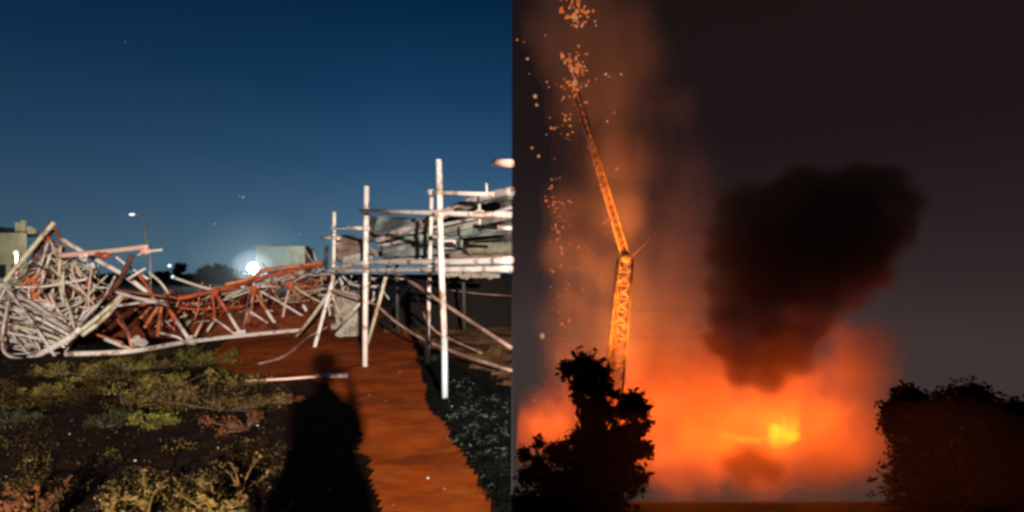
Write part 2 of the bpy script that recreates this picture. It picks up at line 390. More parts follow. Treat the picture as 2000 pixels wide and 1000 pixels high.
def inpile(u, v):
    top = 560 - (u / 105) * 110 if u < 105 else 450 + (u - 105) * .62
    bot = 705 if u < 110 else 705 - (u - 110) * 1.1
    return top + 8 < v < bot
cnt = 0
while cnt < 60:
    u, v = random.uniform(-10, 240), random.uniform(450, 705)
    if not inpile(u, v): continue
    low = v > 590
    L = random.uniform(35, 90); a = random.gauss(.5 if u < 120 else -.6, .55) if low else random.uniform(0, 3.14)
    dx, dy = math.cos(a) * L, math.sin(a) * L
    if not (inpile(u + dx, v + dy) and inpile(u - dx * .6, v - dy * .6)): continue
    D = 10.1 + (705 - v) / 250 * .9 + random.uniform(-.15, .35); bend = random.uniform(-9, 9)
    pts = [(u - dx * .6, v - dy * .6, D), (u + dy / L * bend, v - dx / L * bend, D + random.uniform(-.15, .25)), (u + dx, v + dy, D + random.uniform(-.1, .3))]
    m = random.choices(['grey_steel', 'white_steel', 'cream_steel', 'rust_steel', 'pink_steel'], [5, 3, 2, 2, .6] if low else [1, 2, 5, 3, 1])[0]
    pipe(T1, 'brace', pts, random.uniform(.018, .036), m); cnt += 1
random.seed(61)
def tangle(m, n, reg, rmin, rmax, D0, amin, amax, name='tangle'):
    b = MB(T1.location); k = 0
    while k < n:
        u, v = reg()
        if not inpile(u, v): continue
        L = random.uniform(18, 60); a = random.uniform(amin, amax); dx, dy = math.cos(a) * L, math.sin(a) * L
        if not (inpile(u + dx, v + dy) and inpile(u - dx, v - dy)): continue
        D = D0 + (705 - v) / 250 * .9 + random.uniform(-.2, .6); c = random.uniform(-6, 6)
        b.tube(smoothline([P(u - dx, v - dy, D), P(u + dy / L * c, v - dx / L * c, D + random.uniform(-.2, .2)), P(u + dx, v + dy, D)], 4), random.uniform(rmin, rmax), 6); k += 1
    tag(b.build(name, m, T1), None, None, kind='stuff')
tangle('rust_steel', 46, lambda: (random.uniform(40, 150), random.uniform(445, 600)), .014, .03, 10.5, 0, 3.1)
tangle('cream_steel', 60, lambda: (random.uniform(0, 240), random.uniform(470, 690)), .010, .018, 10.2, 0, 3.1)
tangle('grey_steel', 56, lambda: (random.uniform(0, 200), random.uniform(580, 705)), .012, .022, 10.0, -.2, .9)
for o_ in range(5):
    pipe(T1, 'chord', [(-10, 578 + o_ * 17, 10.1), (50, 596 + o_ * 15, 10.0), (105, 628 + o_ * 10, 9.95), (150 - o_ * 6, 654 + o_ * 6, 9.9)], .026 + .006 * (o_ % 2), ['grey_steel', 'white_steel', 'grey_steel', 'cream_steel', 'white_steel'][o_])
t = thing('fallen_pipe', P(205, 495, 10.3), 'long pink pipe lying level on top of the tangled pile', 'pipe')
pipe(t, 'pipe_tube', [(112, 500, 10.3), (200, 492, 10.3), (290, 482, 10.3)], .055, 'pink_steel')
for u, v, r in ((205, 499, .075), (194, 497, .06), (285, 491, .085)):
    b = MB(t.location); b.ball(P(u, v, 10.26), r, 2, .3, (1.3, 1, 1), u); b.build('clamp', 'red_steel' if u < 250 else 'pink_steel', t)
pipe(t, 'bracket', [(270, 498, 10.2), (292, 491, 10.2), (317, 488, 10.2)], .028, 'white_steel')

# loose pale sheets and scraps in the pile
for i, (u, v, s, m, lab) in enumerate([(165, 503, .09, 'white_steel', 'crumpled white scrap just under the pink pipe in the pile'), (178, 520, .08, 'white_steel', 'small white scrap beside the peak of the pile below the pink pipe'), (95, 600, .11, 'white_steel', 'white scrap plate half way down the tangled pile'), (270, 668, .14, 'stone', 'pale lump lying by the lower left end of the lattice chord')]):
    b = MB(P(u, v, 10.2)); b.ball(P(u, v, 10.2), s, 2, 1.1, (1, .4, .7), i); tag(b.build('metal_scrap', m, smooth=False), lab, 'scrap')

# ------------------------------------------------------------------ wreck: triangular lattice section lying across the middle
T2 = thing('fallen_mast_section', G(370, 668), 'long red and white lattice mast section lying across the middle of the ground', 'mast')
def gd(v): return 1.6 / ((v - 535) / 1000)
pipe(T2, 'chord', [(128, 692, gd(697)), (255, 686, gd(692)), (380, 666, gd(671)), (550, 648, gd(653)), (660, 640, 14.6)], .052, 'white_steel')
pipe(T2, 'chord', [(200, 575, 11.4), (318, 586, 12.2), (420, 568, 13.0), (495, 548, 13.8), (560, 530, 14.4), (640, 514, 15)], .06, 'red_steel')
pipe(T2, 'chord', [(440, 556, 13), (486, 545, 13.3), (520, 527, 13.8), (580, 520, 14.2), (632, 512, 14.8)], .05, 'orange_steel')
pipe(T2, 'chord', [(330, 600, 12.6), (420, 590, 13.6), (560, 556, 15), (640, 545, 15.5)], .055, 'rust_steel')
two = [((318, 586, 12.2), (372, 667, 11.9)), ((420, 570, 13), (471, 653, 13)), ((495, 567, 13.6), (546, 645, 14)), ((567, 558, 14.2), (615, 632, 15))]
for (a, c) in two:
    h = tuple((a[k] + c[k]) / 2 for k in range(3)); pipe(T2, 'brace', [a, h], .052, 'red_steel' if a[0] < 480 else 'orange_steel'); pipe(T2, 'brace', [h, c], .054, 'white_steel')
for m, r, pts in [
 ('orange_steel', .04, [(318, 586, 12.2), (295, 600, 12), (274, 622, 11.8)]), ('orange_steel', .04, [(318, 586, 12.2), (300, 612, 12), (282, 640, 11.7)]),
 ('orange_steel', .042, [(318, 586, 12.2), (312, 620, 12), (308, 656, 11.6)]), ('red_steel', .04, [(318, 586, 12.2), (330, 606, 12.2), (345, 634, 12)]),
 ('red_steel', .04, [(318, 586, 12.2), (290, 590, 12), (262, 606, 11.8)]), ('red_steel', .035, [(326, 582, 12.2), (300, 578, 12), (270, 575, 11.6)]),
 ('orange_steel', .035, [(330, 584, 12.3), (350, 578, 12.6), (345, 600, 12.4)]),
 ('white_steel', .036, [(312, 650, 11.7), (345, 658, 11.7), (362, 668, 11.7)]),
 ('pink_steel', .036, [(396, 626, 12.4), (380, 658, 12.1)]),
 ('red_steel', .034, [(414, 576, 12.9), (418, 600, 12.9), (419, 625, 12.7)]), ('cream_steel', .036, [(419, 625, 12.7), (404, 648, 12.5)]),
 ('white_steel', .036, [(419, 623, 12.7), (440, 638, 12.7), (461, 654, 12.8)]),
 ('red_steel', .034, [(388, 574, 12.8), (388, 600, 12.8), (380, 625, 12.8)]),
 ('orange_steel', .032, [(495, 566, 13.6), (492, 600, 13.6), (484, 632, 13.7)]), ('rust_steel', .036, [(488, 566, 13.6), (482, 600, 13.6), (472, 645, 13.4)]),
 ('white_steel', .034, [(488, 608, 13.6), (515, 626, 13.8), (540, 645, 14)]), ('pink_steel', .036, [(484, 608, 13.6), (474, 640, 13.5)]),
 ('white_steel', .038, [(510, 569, 13.8), (560, 598, 14.2), (606, 626, 14.6)]),
 ('pink_steel', .04, [(565, 562, 14.2), (556, 600, 14.2), (550, 636, 14.2)]),
 ('cream_steel', .034, [(574, 560, 14.2), (610, 582, 14.5), (650, 600, 14.8)]),
 ('white_steel', .045, [(339, 542, 13.2), (380, 556, 13.2), (418, 567, 13.2)]),
 ('cream_steel', .03, [(436, 586, 13.2), (470, 575, 13.4), (510, 560, 13.8)]), ('cream_steel', .028, [(440, 580, 13.2), (468, 570, 13.4), (488, 560, 13.8)]),
 ('red_steel', .04, [(340, 580, 12.5), (400, 575, 13), (470, 562, 13.6)]), ('red_steel', .03, [(330, 600, 12.5), (400, 604, 13), (480, 596, 13.8)]),
 ('orange_steel', .035, [(190, 654, 10.6), (215, 662, 10.6), (240, 670, 10.7)]), ('white_steel', .05, [(205, 662, 10.5), (232, 673, 10.4), (258, 684, 10.4)]),
 ('white_steel', .03, [(190, 688, 10.3), (196, 700, 10.2)]),
 ]: pipe(T2, 'brace', pts, r, m)
random.seed(21)
for k in range(26):   # crushed far end under the roof
    u, v = random.uniform(500, 640), random.uniform(516, 560); L = random.uniform(14, 40); a = random.uniform(-.6, .9); D = 14.6 + random.uniform(-.4, .8)
    if v < 556 - (u - 500) * .28: v += 14
    pipe(T2, 'brace', [(u - L * math.cos(a), v + L * math.sin(a) * .5, D), (u, v + random.uniform(-6, 6), D), (u + L * math.cos(a), v - L * math.sin(a) * .5, D + .2)], random.uniform(.018, .038), random.choice(['pink_steel', 'red_steel', 'orange_steel', 'white_steel', 'rust_steel', 'grey_steel']))
random.seed(22)
for k in range(20):   # braces seen in the shade inside the section
    u, v = random.uniform(340, 600), random.uniform(570, 625); L = random.uniform(14, 36); a = random.uniform(0, 3.1); D = 13.6 + (u - 340) / 260
    pipe(T2, 'brace', [(u - L * math.cos(a), v - L * math.sin(a), D), (u, v, D + .1), (u + L * math.cos(a), v + L * math.sin(a), D)], .026, random.choice(['rust_steel', 'red_steel', 'rust_steel', 'cream_steel']))
random.seed(23)
for m_, n_ in (('rust_steel', 34), ('pink_steel', 18), ('cream_steel', 22), ('red_steel', 26)):
    b = MB(T2.location); k = 0
    while k < n_:
        u = random.uniform(300, 645); vt = 580 - max(0, u - 400) * .26; v = random.uniform(vt - 4, vt + 62); L = random.uniform(10, 42); a = random.choice((random.gauss(1.0, .25), random.gauss(2.2, .25), random.gauss(2.95, .2))); D = 12.6 + (u - 300) / 130
        b.tube(smoothline([P(u - L * math.cos(a), v - L * math.sin(a), D), P(u + random.uniform(-3, 3), v + random.uniform(-3, 3), D + .1), P(u + L * math.cos(a), v + L * math.sin(a), D + .2)], 3), random.uniform(.010, .022), 6); k += 1
    tag(b.build('tangle', m_, T2), None, None, kind='stuff')
for (u, v, D) in ((318, 586, 12.15), (420, 570, 12.95), (495, 567, 13.5), (567, 558, 14.1), (372, 666, 11.8), (471, 652, 12.9), (546, 645, 13.9)):
    b = MB(T2.location); b.box(P(u, v, D), (.24, .03, .17), Matrix.Rotation(u, 3, 'Y')); b.build('gusset_plate', 'red_steel' if v < 600 else 'white_steel', T2)
for i, u in enumerate((566, 578, 590, 604, 628, 650)):
    v = 641 + 5 * math.sin(i * 2); c = P(u, v, 14.3); b = MB(c); b.ball(c, .12 + .03 * math.sin(i * 5), 2, .5, (1, 1, .8), i); tag(b.build('stone', 'stone'), 'pale round stone at the right end of the lattice chord', 'stone', 'pale stones at the chord end')

# ------------------------------------------------------------------ wreck: upright posts and rails of the end section, right
T3 = thing('mast_end_frame', G(713, 721), 'tall pale frame of upright posts and level rails standing in front of the crushed roof', 'mast frame')
for nm, m, r, pts, cv in [
 ('post', 'white_steel', .040, [(653, 414, 11), (652, 500, 11), (650, 545, 11)], 1), ('post', 'white_steel', .042, [(650, 545, 11), (632, 614, 11), (613, 684, 11)], 1),
 ('post', 'cream_steel', .038, [(650, 560, 11), (616, 610, 11.3), (578, 658, 11.8)], 1),
 ('post', 'white_steel', .046, [(716, 364, 8.7), (714, 540, 8.7), (713, 721, 8.62)], 0),
 ('post', 'white_steel', .040, [(857, 312, 6.5), (862, 520, 6.5), (868, 660, 6.5)], 0), ('post', 'blue_steel', .040, [(868, 660, 6.5), (869, 782, 6.5)], 0),
 ('post', 'white_steel', .038, [(843, 372, 9.2), (842, 440, 9.2), (838, 560, 9.1), (834, 714, 9)], 0),
 ('rail', 'white_steel', .036, [(704, 412, 8.6), (800, 415, 7.4), (860, 417, 6.6), (935, 419, 6.2), (999.5, 419, 6)], 0),
 ('rail', 'white_steel', .034, [(656, 445, 10.9), (712, 446, 8.9)], 0), ('rail', 'white_steel', .034, [(627, 464, 11.3), (664, 466, 11)], 0),
 ('rail', 'white_steel', .04, [(840, 376, 9.0), (900, 378, 8.6), (966, 380, 8.2)], 0),
 ('rail', 'pink_steel', .046, [(966, 318, 5.8), (999.5, 319, 5.6)], 0),
 ('rail', 'white_steel', .045, [(650, 526, 11), (690, 517, 10), (735, 512, 9), (860, 512, 7), (999.5, 508, 6)], 1),
 ('rail', 'white_steel', .040, [(630, 530, 11.2), (740, 528, 9), (860, 527, 6.9), (999.5, 525, 6)], 1),
 ('rail', 'white_steel', .03, [(925, 442, 7.2), (999.5, 446, 7)], 0),
 ('brace', 'cream_steel', .03, [(936, 398, 7.5), (937, 452, 7.5)], 0), ('brace', 'white_steel', .025, [(950, 358, 8.3), (951, 378, 8.3)], 0),
 ('brace', 'cream_steel', .045, [(756, 532, 9.6), (738, 600, 9.8), (718, 672, 10)], 0),
 ('brace', 'cream_steel', .038, [(702, 593, 10.5), (676, 624, 11), (650, 654, 12)], 0), ('brace', 'cream_steel', .034, [(644, 567, 11.2), (658, 600, 11.4), (670, 634, 11.6)], 0),
 ('brace', 'grey_steel', .036, [(665, 535, 11.2), (690, 556, 11), (735, 560, 10.6)], 1), ('brace', 'cream_steel', .03, [(620, 562, 11.6), (690, 574, 11.2), (735, 596, 10.6)], 1),
 ]: pipe(T3, nm, pts, r, m, bool(cv))
random.seed(5)
for k in range(34):
    u, v = random.uniform(648, 770), random.uniform(532, 612); 
    if v > 560 + (770 - u) * .5: continue
    L = random.uniform(14, 38); a = random.uniform(0, 3.14); D = 12 + random.uniform(-.4, .8)
    pipe(T3, 'brace', [(u - L * math.cos(a), v - L * math.sin(a), D), (u + random.uniform(-8, 8), v + random.uniform(-8, 8), D), (u + L * math.cos(a), v + L * math.sin(a), D)], random.uniform(.018, .032), random.choice(['cream_steel', 'grey_steel', 'cream_steel', 'rust_steel', 'white_steel']))

for u, v, D in [(653, 445, 11), (652, 465, 11), (715, 412, 8.66), (715, 446, 8.7), (859, 417, 6.55), (860, 512, 6.6), (861, 527, 6.6), (843, 415, 9), (842, 376, 9), (714, 514, 8.7), (714, 528, 8.7), (651, 527, 11), (936, 419, 6.3)]:
    b = MB(T3.location); r_ = .052 + .004 * (10 - D) * .3; c = P(u, v, D - .02); b.tube([c - Vector((0, 0, r_ * .9)), c + Vector((0, 0, r_ * .9))], r_, 10); b.tube([c - Vector((r_ * 1.2, 0, 0)), c + Vector((r_ * 1.2, 0, 0))], r_ * .8, 8); b.build('coupler', 'grey_steel', T3)
# cables
for pts, r, lab in [
 ([(644, 567, 11), (700, 582, 10.6), (734, 596, 10.2), (775, 630, 9.6), (830, 664, 8.8), (900, 692, 8), (999.5, 724, 7.2)], .026, 'lowest pale cable sagging from the bent post to the right edge of the terrace'),
 ([(756, 520, 10), (795, 545, 9.2), (842, 577, 8.4), (900, 615, 7.8), (999.5, 680, 7)], .030, 'straight pale cable running down right behind the tallest post'),
 ([(814, 545, 11), (814, 580, 11), (842, 638, 10.6), (880, 662, 10.4), (942, 690, 9.6)], .024, 'thin bent cable curving down between the two right posts'),
 ([(645, 636, 12.5), (603, 658, 11.6), (558, 694, 9.9), (504, 712, 9.1)], .028, 'pink cable curving over the red soil left of the bent post'),
 ([(880, 567, 16), (940, 574, 16), (999.5, 578, 16)], .02, 'faint thin cable in the dark under the crushed roof')]:
    w = smoothline([P(*p) for p in pts]); b = MB(w[0]); b.tube(w, r, 6); tag(b.build('cable', 'cable_skin'), lab, 'cable', 'cables trailing from the wreck')
w = [G(480, 744, .04), G(560, 740, .05), G(625, 735, .06)]; t = thing('ground_pipe', G(600, 738), 'thin pipe lying on the red soil across the head of the shadow', 'pipe')
b = MB(t.location); b.tube(w, .02, 8); b.build('pipe_tube', 'pink_steel', t)
b = MB(t.location); b.tube([G(618, 735, .06), G(679, 733, .07)], .036, 8); b.build('pipe_sleeve', 'white_steel', t)

# crushed roof of layered sheets
RF = thing('crushed_roof', P(860, 560, 12), 'crushed metal roof of layered curved sheets propped above the dark ground', 'roof')
def curved_sheet(name, m, top, bot, thick=.04, rip=.05, k=5, root=RF, parts=8):
    A = smoothline([P(*p) for p in top], k); B = smoothline([P(*p) for p in bot], k); n = min(len(A), len(B)); b = MB(root.location)
    vs = []; 
    for i in range(n):
        for j in range(parts + 1):
            t = j / parts; p = A[i].lerp(B[i], t); p = p + Vector((0, rip * math.sin(t * 14 + i * .15) + .1 * noise.noise(p * 1.3), .35 * rip * noise.noise(p * 2.2))); vs.append(p)
    k0 = len(vs); nrm = (B[0] - A[0]).cross(A[-1] - A[0]).normalized() * thick
    vs2 = [p + nrm for p in vs]; fs = []; w = parts + 1
    for i in range(n - 1):
        for j in range(parts): a = i * w + j; fs += [(a, a + 1, a + w + 1, a + w), (k0 + a, k0 + a + w, k0 + a + w + 1, k0 + a + 1)]
    for i in range(n - 1):
        a = i * w; c = a + parts; fs += [(a, a + w, k0 + a + w, k0 + a), (c, k0 + c, k0 + c + w, c + w)]
    for j in range(parts): a = j; c = (n - 1) * w + j; fs += [(a, k0 + a, k0 + a + 1, a + 1), (c, c + 1, k0 + c + 1, k0 + c)]
    b.add(vs + vs2, fs); return b.build(name, m, root)
X = 999.5
curved_sheet('roof_sheet', 'sheet_green', [(736, 424, 12), (775, 424, 11.8), (812, 428, 11.4), (848, 424, 11)], [(716, 474, 11.8), (750, 468, 11.4), (800, 440, 11.2), (860, 436, 10.8)])
b = MB(RF.location); b.tube(smoothline([P(735, 470, 11), P(790, 449, 10.6), P(850, 423, 10.1), (P(910, 397, 9.6)), P(960, 381, 9.2), P(999.5, 374, 8.8)]), .07, 8, .085); b.build('roof_edge', 'grey_steel', RF)
b = MB(RF.location); b.tube(smoothline([P(760, 470, 11), P(850, 432, 10.2), P(910, 407, 9.7), P(960, 391, 9.3), P(999.5, 385, 8.9)]), .035, 8, .04); b.build('roof_edge', 'sheet_green', RF)
for pl, rr, mm in (([(800, 456, 10.6), (870, 438, 10.3), (930, 426, 9.9), (999.5, 405, 9.5)], .035, 'grey_steel'), ([(760, 503, 10.6), (850, 472, 10.3), (930, 460, 9.8), (999.5, 455, 9.4)], .03, 'sheet_green'), ([(745, 480, 10.9), (790, 470, 10.7), (840, 462, 10.5), (900, 470, 10.2)], .03, 'grey_steel')):
    b = MB(RF.location); b.tube(smoothline([P(*q) for q in pl]), rr, 7); b.build('roof_edge', mm, RF)
curved_sheet('shade_sheet', 'dark_metal', [(745, 472, 12), (800, 450, 11.8), (860, 428, 11.6), (930, 402, 11), (X, 386, 10.5)], [(740, 500, 12.2), (800, 510, 12), (860, 512, 12), (930, 512, 11.5), (X, 512, 11)], .04)  # dark sheet stands in for the black shade below the roof edge
for tp, bt, m in [
 ([(850, 452, 10.6), (900, 440, 10.4), (950, 430, 10), (X, 420, 9.6)], [(850, 460, 10.4), (900, 450, 10.2), (950, 438, 9.8), (X, 427, 9.4)], 'sheet_metal'),
 ([(790, 464, 10.9), (860, 452, 10.6), (930, 446, 10.2), (X, 440, 9.8)], [(790, 476, 10.6), (860, 466, 10.4), (930, 458, 10), (X, 450, 9.6)], 'sheet_green'),
 ([(745, 486, 11), (800, 476, 10.8), (850, 470, 10.6), (905, 468, 10.4)], [(750, 506, 10.7), (800, 502, 10.5), (850, 498, 10.3), (905, 494, 10.2)], 'sheet_green'),
 ([(740, 478, 11.4), (770, 474, 11.2), (790, 466, 11), (800, 462, 11)], [(744, 486, 11.2), (770, 484, 11), (790, 478, 10.8), (800, 474, 10.8)], 'sheet_metal'),
 ([(880, 496, 10), (920, 498, 9.8), (960, 500, 9.6), (X, 500, 9.4)], [(880, 506, 9.9), (920, 508, 9.7), (960, 508, 9.5), (X, 507, 9.3)], 'sheet_brown'),
 ([(745, 508, 10.9), (800, 506, 10.8), (850, 505, 10.7), (900, 506, 10.6)], [(745, 512, 10.8), (800, 513, 10.7), (850, 512, 10.6), (900, 513, 10.5)], 'sheet_metal'),
 ]: curved_sheet('roof_sheet', m, tp, bt)
curved_sheet('roof_sheet', 'sheet_brown', [(656, 462, 11.6), (676, 460, 11.6), (700, 464, 11.4), (716, 474, 11.2)], [(660, 514, 11.4), (680, 508, 11.3), (705, 508, 11.2), (736, 500, 11)], .05, .12)
curved_sheet('roof_sheet', 'sheet_metal', [(672, 508, 11.1), (690, 498, 11), (706, 495, 10.9), (720, 494, 10.8)], [(674, 516, 11), (690, 514, 10.9), (706, 512, 10.8), (730, 506, 10.7)], .05, .08)
curved_sheet('roof_sheet', 'sheet_metal', [(716, 484, 10.9), (726, 484, 10.9), (734, 488, 10.9), (740, 494, 10.9)], [(716, 494, 10.8), (726, 497, 10.8), (732, 500, 10.8), (738, 503, 10.8)], .05, .05)
b = MB(RF.location); b.tube([P(728, 424, 11.7), P(722, 450, 11.6), P(722, 472, 11.5)], .05, 6); b.tube([P(730, 430, 11.7), P(724, 468, 11.5)], .06, 6); b.build('roof_post', 'dark_metal', RF)
b = MB(RF.location); b.box(P(880, 478, 9.9), (.22, .2, .17)); b.build('lamp_box', 'white_steel', RF)
b = MB(RF.location); b.box(P(800, 452, 11), (.05, .05, .5)); b.build('roof_post', 'sheet_green', RF)
b = MB(RF.location); b.tube([P(638, 480, 12), P(636, 520, 12)], .05, 6); b.build('roof_post', 'dark_metal', RF)
t = thing('cloth_roll', P(950, 486, 9.4), 'olive rolled bundle lying under the roof edge at the right', 'bundle')
b = MB(t.location); w = [P(915, 486, 9.6), P(940, 486, 9.5), P(970, 485, 9.4), P(X, 484, 9.3)]; b.tube(smoothline(w), .115, 12); b.build('roll', 'roll_cloth', t)
for u in (919, 955): b = MB(t.location); b.tube([P(u, 486, 9.6 - (u - 915) * .0035), P(u + 4, 486, 9.57 - (u - 915) * .0035)], .125, 12); b.build('strap', 'cable_skin', t)
# legs that carry the roof, in the dark behind the posts
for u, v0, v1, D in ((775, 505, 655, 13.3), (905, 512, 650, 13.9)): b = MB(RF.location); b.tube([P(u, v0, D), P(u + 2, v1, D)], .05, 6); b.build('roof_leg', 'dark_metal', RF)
# concrete block
t = thing('concrete_block', P(684, 646, 12), 'rough pale concrete block standing under the left end of the crushed roof', 'block')
b = MB(t.location); b.box((0, 0, 0), (1, 1, 1)); 
b = MB(t.location); c = P(684, 612, 12.2)
for i in range(7):
    for j in range(9):
        for s in (0, 1): pass
bm = bmesh.new(); bmesh.ops.create_cube(bm, size=1); bmesh.ops.subdivide_edges(bm, edges=bm.edges, cuts=5, use_grid_fill=True)
for v in bm.verts:
    d = Vector((v.co.x * .52, v.co.y * .6, v.co.z * 1.02)); d += d.normalized() * .07 * noise.noise(d * 4); b.v.append(c + d)
b.f = [tuple(v.index for v in f.verts) for f in bm.faces]; bm.free(); b.build('block_body', 'concrete', t, smooth=False)
# pale rubble under the rail
random.seed(9)
for i in range(11):
    u = 876 + i * 9; c = P(u, 537 + random.uniform(-3, 5), 12.2); b = MB(c); b.ball(c, random.uniform(.06, .12), 1, .6, (1.4, 1, .8), i); tag(b.build('rubble_lump', 'stone', smooth=False), 'small pale lump on the edge of the dark bank under the rails', 'rubble', 'pale rubble lumps under the rails')

# bank put in for the dark shade under the roof, shade in its colour
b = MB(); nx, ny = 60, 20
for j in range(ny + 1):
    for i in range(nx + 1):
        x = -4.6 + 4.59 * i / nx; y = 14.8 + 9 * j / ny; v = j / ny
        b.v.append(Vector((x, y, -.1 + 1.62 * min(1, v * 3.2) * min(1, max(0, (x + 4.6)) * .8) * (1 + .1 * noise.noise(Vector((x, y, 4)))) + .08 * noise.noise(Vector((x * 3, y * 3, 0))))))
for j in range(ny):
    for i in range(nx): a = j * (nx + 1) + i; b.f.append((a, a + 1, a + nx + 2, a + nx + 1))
structure(b.build('shade_bank', 'shade_soil'))

# ------------------------------------------------------------------ plants
def leafset(b, c, r, n, size, sc=(1, 1, 1), shell=.35):
    if size < .06: size *= .5; n = int(n * 1.7 + .5)
    for k in range(n):
        d = Vector((random.gauss(0, 1), random.gauss(0, 1), random.gauss(0, 1))).normalized() * (shell + (1 - shell) * random.random()) * r * (random.choice((.7, 1, 1.1, 1.45)) if size > .2 else 1)
        p = Vector(c) + Vector((d.x * sc[0], d.y * sc[1], d.z * sc[2]))
        u = Vector((random.gauss(0, 1), random.gauss(0, 1), random.gauss(0, .7))).normalized(); w = u.orthogonal().normalized(); w = Matrix.Rotation(random.uniform(0, 6.28), 3, u) @ w
        s = size * random.uniform(.6, 1.4); q = u.cross(w) * s * .12
        b.add([p - u * s, p + w * s * .45 + q, p + u * s, p - w * s * .45 + q], [(0, 1, 2, 3)])
def weed(px, py, h, spread, m, label, stems=7, leaves=16, size=.035, name='weed', cat='weed', group='weeds on the dark ground'):
    base = G(px, py); base.z = gz(base.x, base.y); t = thing(name, base, label, cat, group); b = MB(base); s_ = MB(base)
    for k in range(stems):
        a = random.uniform(0, 6.28); rr = spread * random.uniform(.3, 1); hh = h * random.uniform(.55, 1)
        pts = smoothline([base - Vector((0, 0, .02)), base + Vector((math.cos(a) * rr * .3, math.sin(a) * rr * .3, hh * .6)), base + Vector((math.cos(a) * rr, math.sin(a) * rr, hh))], 5)
        s_.tube(pts, .006, 4, .003)
        for q in pts[2:]: leafset(b, q, .03 + .06 * h * random.random(), max(1, leaves // 14), size * random.uniform(.7, 1.3), shell=.1)
        leafset(b, pts[-1], .05, max(2, leaves // 7), size * 1.1, shell=.1)
    b.build('foliage', m, t, smooth=False); s_.build('stem', m, t); return t
random.seed(11)
for a in [
 (430, 1085, .42, .20, 'leaf_ochre', 'tall ochre weed at the bottom, just left of the shadow', 12, 30, .035),
 (375, 1065, .28, .16, 'leaf_rust', 'reddish leafy weed beside the tall ochre weed near the bottom', 8, 24, .028),
 (500, 1055, .30, .22, 'leaf_bright', 'loose yellow green weed with scattered leaves near the left side of the shadow', 6, 12, .03),
 (470, 985, .32, .18, 'leaf_ochre', 'thin pale weed standing above the tall ochre weed', 4, 8, .03),
 (285, 1020, .32, .16, 'leaf_ochre', 'ochre weed with one tall arching stem at the bottom', 5, 20, .035),
 (215, 1010, .17, .15, 'leaf_ochre', 'low ochre weed joining the arching one at the bottom', 6, 16, .03),
 (232, 1060, .15, .08, 'leaf_bright', 'short yellow tuft at the very bottom left of the middle', 4, 10, .03),
 (70, 1080, .38, .18, 'leaf_rust', 'bushy rust brown weed in the bottom left corner', 12, 26, .035),
 (20, 1040, .30, .14, 'leaf_rust', 'dull red brown weed cut by the left frame edge', 7, 20, .03),
 (90, 1050, .20, .1, 'leaf_ochre', 'small ochre weed in front of the rusty bush in the corner', 6, 16, .03),
 (690, 1010, .12, .04, 'leaf_dark', 'small grey blade of weed standing in the shadow', 3, 8, .02)]:
    weed(*a)
shr = [(140, 722, .34, 'leaf_green', 'dull green scrub clump nearest the white bottom pipe of the pile'), (200, 728, .35, 'leaf_green', 'olive scrub clump below the pile'), (250, 712, .35, 'leaf_green', 'olive scrub clump under the start of the lattice chord'),
 (320, 705, .38, 'leaf_green', 'olive scrub clump just under the lattice chord'), (392, 700, .48, 'leaf_bright', 'brightest yellow green shrub under the lattice chord'), (440, 690, .34, 'leaf_bright', 'yellow green tuft right of the brightest shrub'),
 (290, 760, .36, 'leaf_green', 'upright olive shrub below the chord in the middle of the scrub'), (240, 778, .40, 'leaf_green', 'broad olive brown shrub on the left of the scrub'), (390, 775, .42, 'leaf_ochre', 'ochre shrub in the middle of the scrub'),
 (440, 790, .42, 'leaf_ochre', 'wide ochre brown shrub at the right of the scrub'), (470, 740, .30, 'leaf_green', 'small olive clump beside the red soil'), (70, 765, .26, 'leaf_green', 'dim green clump near the left edge'), (20, 815, .24, 'leaf_dark', 'dark clump at the left edge'),
 (300, 815, .22, 'leaf_bright', 'little yellow green sprig below the scrub'), (205, 820, .26, 'leaf_dark', 'dark sparse clump under the scrub'), (480, 835, .24, 'leaf_rust', 'brown clump left of the shadow shoulder'), (560, 775, .16, 'leaf_rust', 'small brown tuft touching the left side of the shadow'), (350, 740, .30, 'leaf_green', 'olive clump between the bright shrub and the scrub')]
for px, py, r, m, lab in shr:
    c = G(px, py + 12); c.z = gz(c.x, c.y); t = thing('shrub', c, lab, 'shrub', 'low shrubs under the lattice'); b = MB(c); s_ = MB(c)
    for k in range(9):
        a = random.uniform(0, 6.28); rr = r * random.uniform(.2, 1.2); q = c + Vector((math.cos(a) * rr * 1.4, math.sin(a) * rr * .9, r * random.uniform(.05, .5)))
        leafset(b, q, r * random.uniform(.25, .5), 45, .032, (1, 1, .8), .2); s_.tube([c, q], .006, 4)
    b.build('foliage', m, t, smooth=False); s_.build('stem', 'bark', t)
for px, py, r, m, lab in [(800, 640, .45, 'leaf_ochre', 'dry tan clump on the bank left of the two right posts'), (975, 690, .5, 'leaf_ochre', 'pale dry bush on the bank at the right edge of the terrace'), (760, 638, .3, 'leaf_ochre', 'small dry clump behind the pale leaning brace'), (830, 690, .22, 'leaf_dark', 'dark green tuft at the foot of the right rear post')]:
    c = G(px, py + 14); c.z = gz(c.x, c.y); t = thing('dry_bush', c, lab, 'bush', 'dry clumps on the bank'); b = MB(c)
    for k in range(9):
        a = random.uniform(0, 6.28); rr = r * random.uniform(.1, .9); leafset(b, c + Vector((min(math.cos(a) * rr, -c.x - r * .5), math.sin(a) * rr * .7, r * random.uniform(.0, .35))), r * .35, 60, .03, (1, 1, .7), .1)
    b.build('foliage', m, t, smooth=False); s_ = MB(c); s_.tube([c, c + Vector((0, 0, r * .5))], .01, 4); s_.build('stem', 'bark', t)
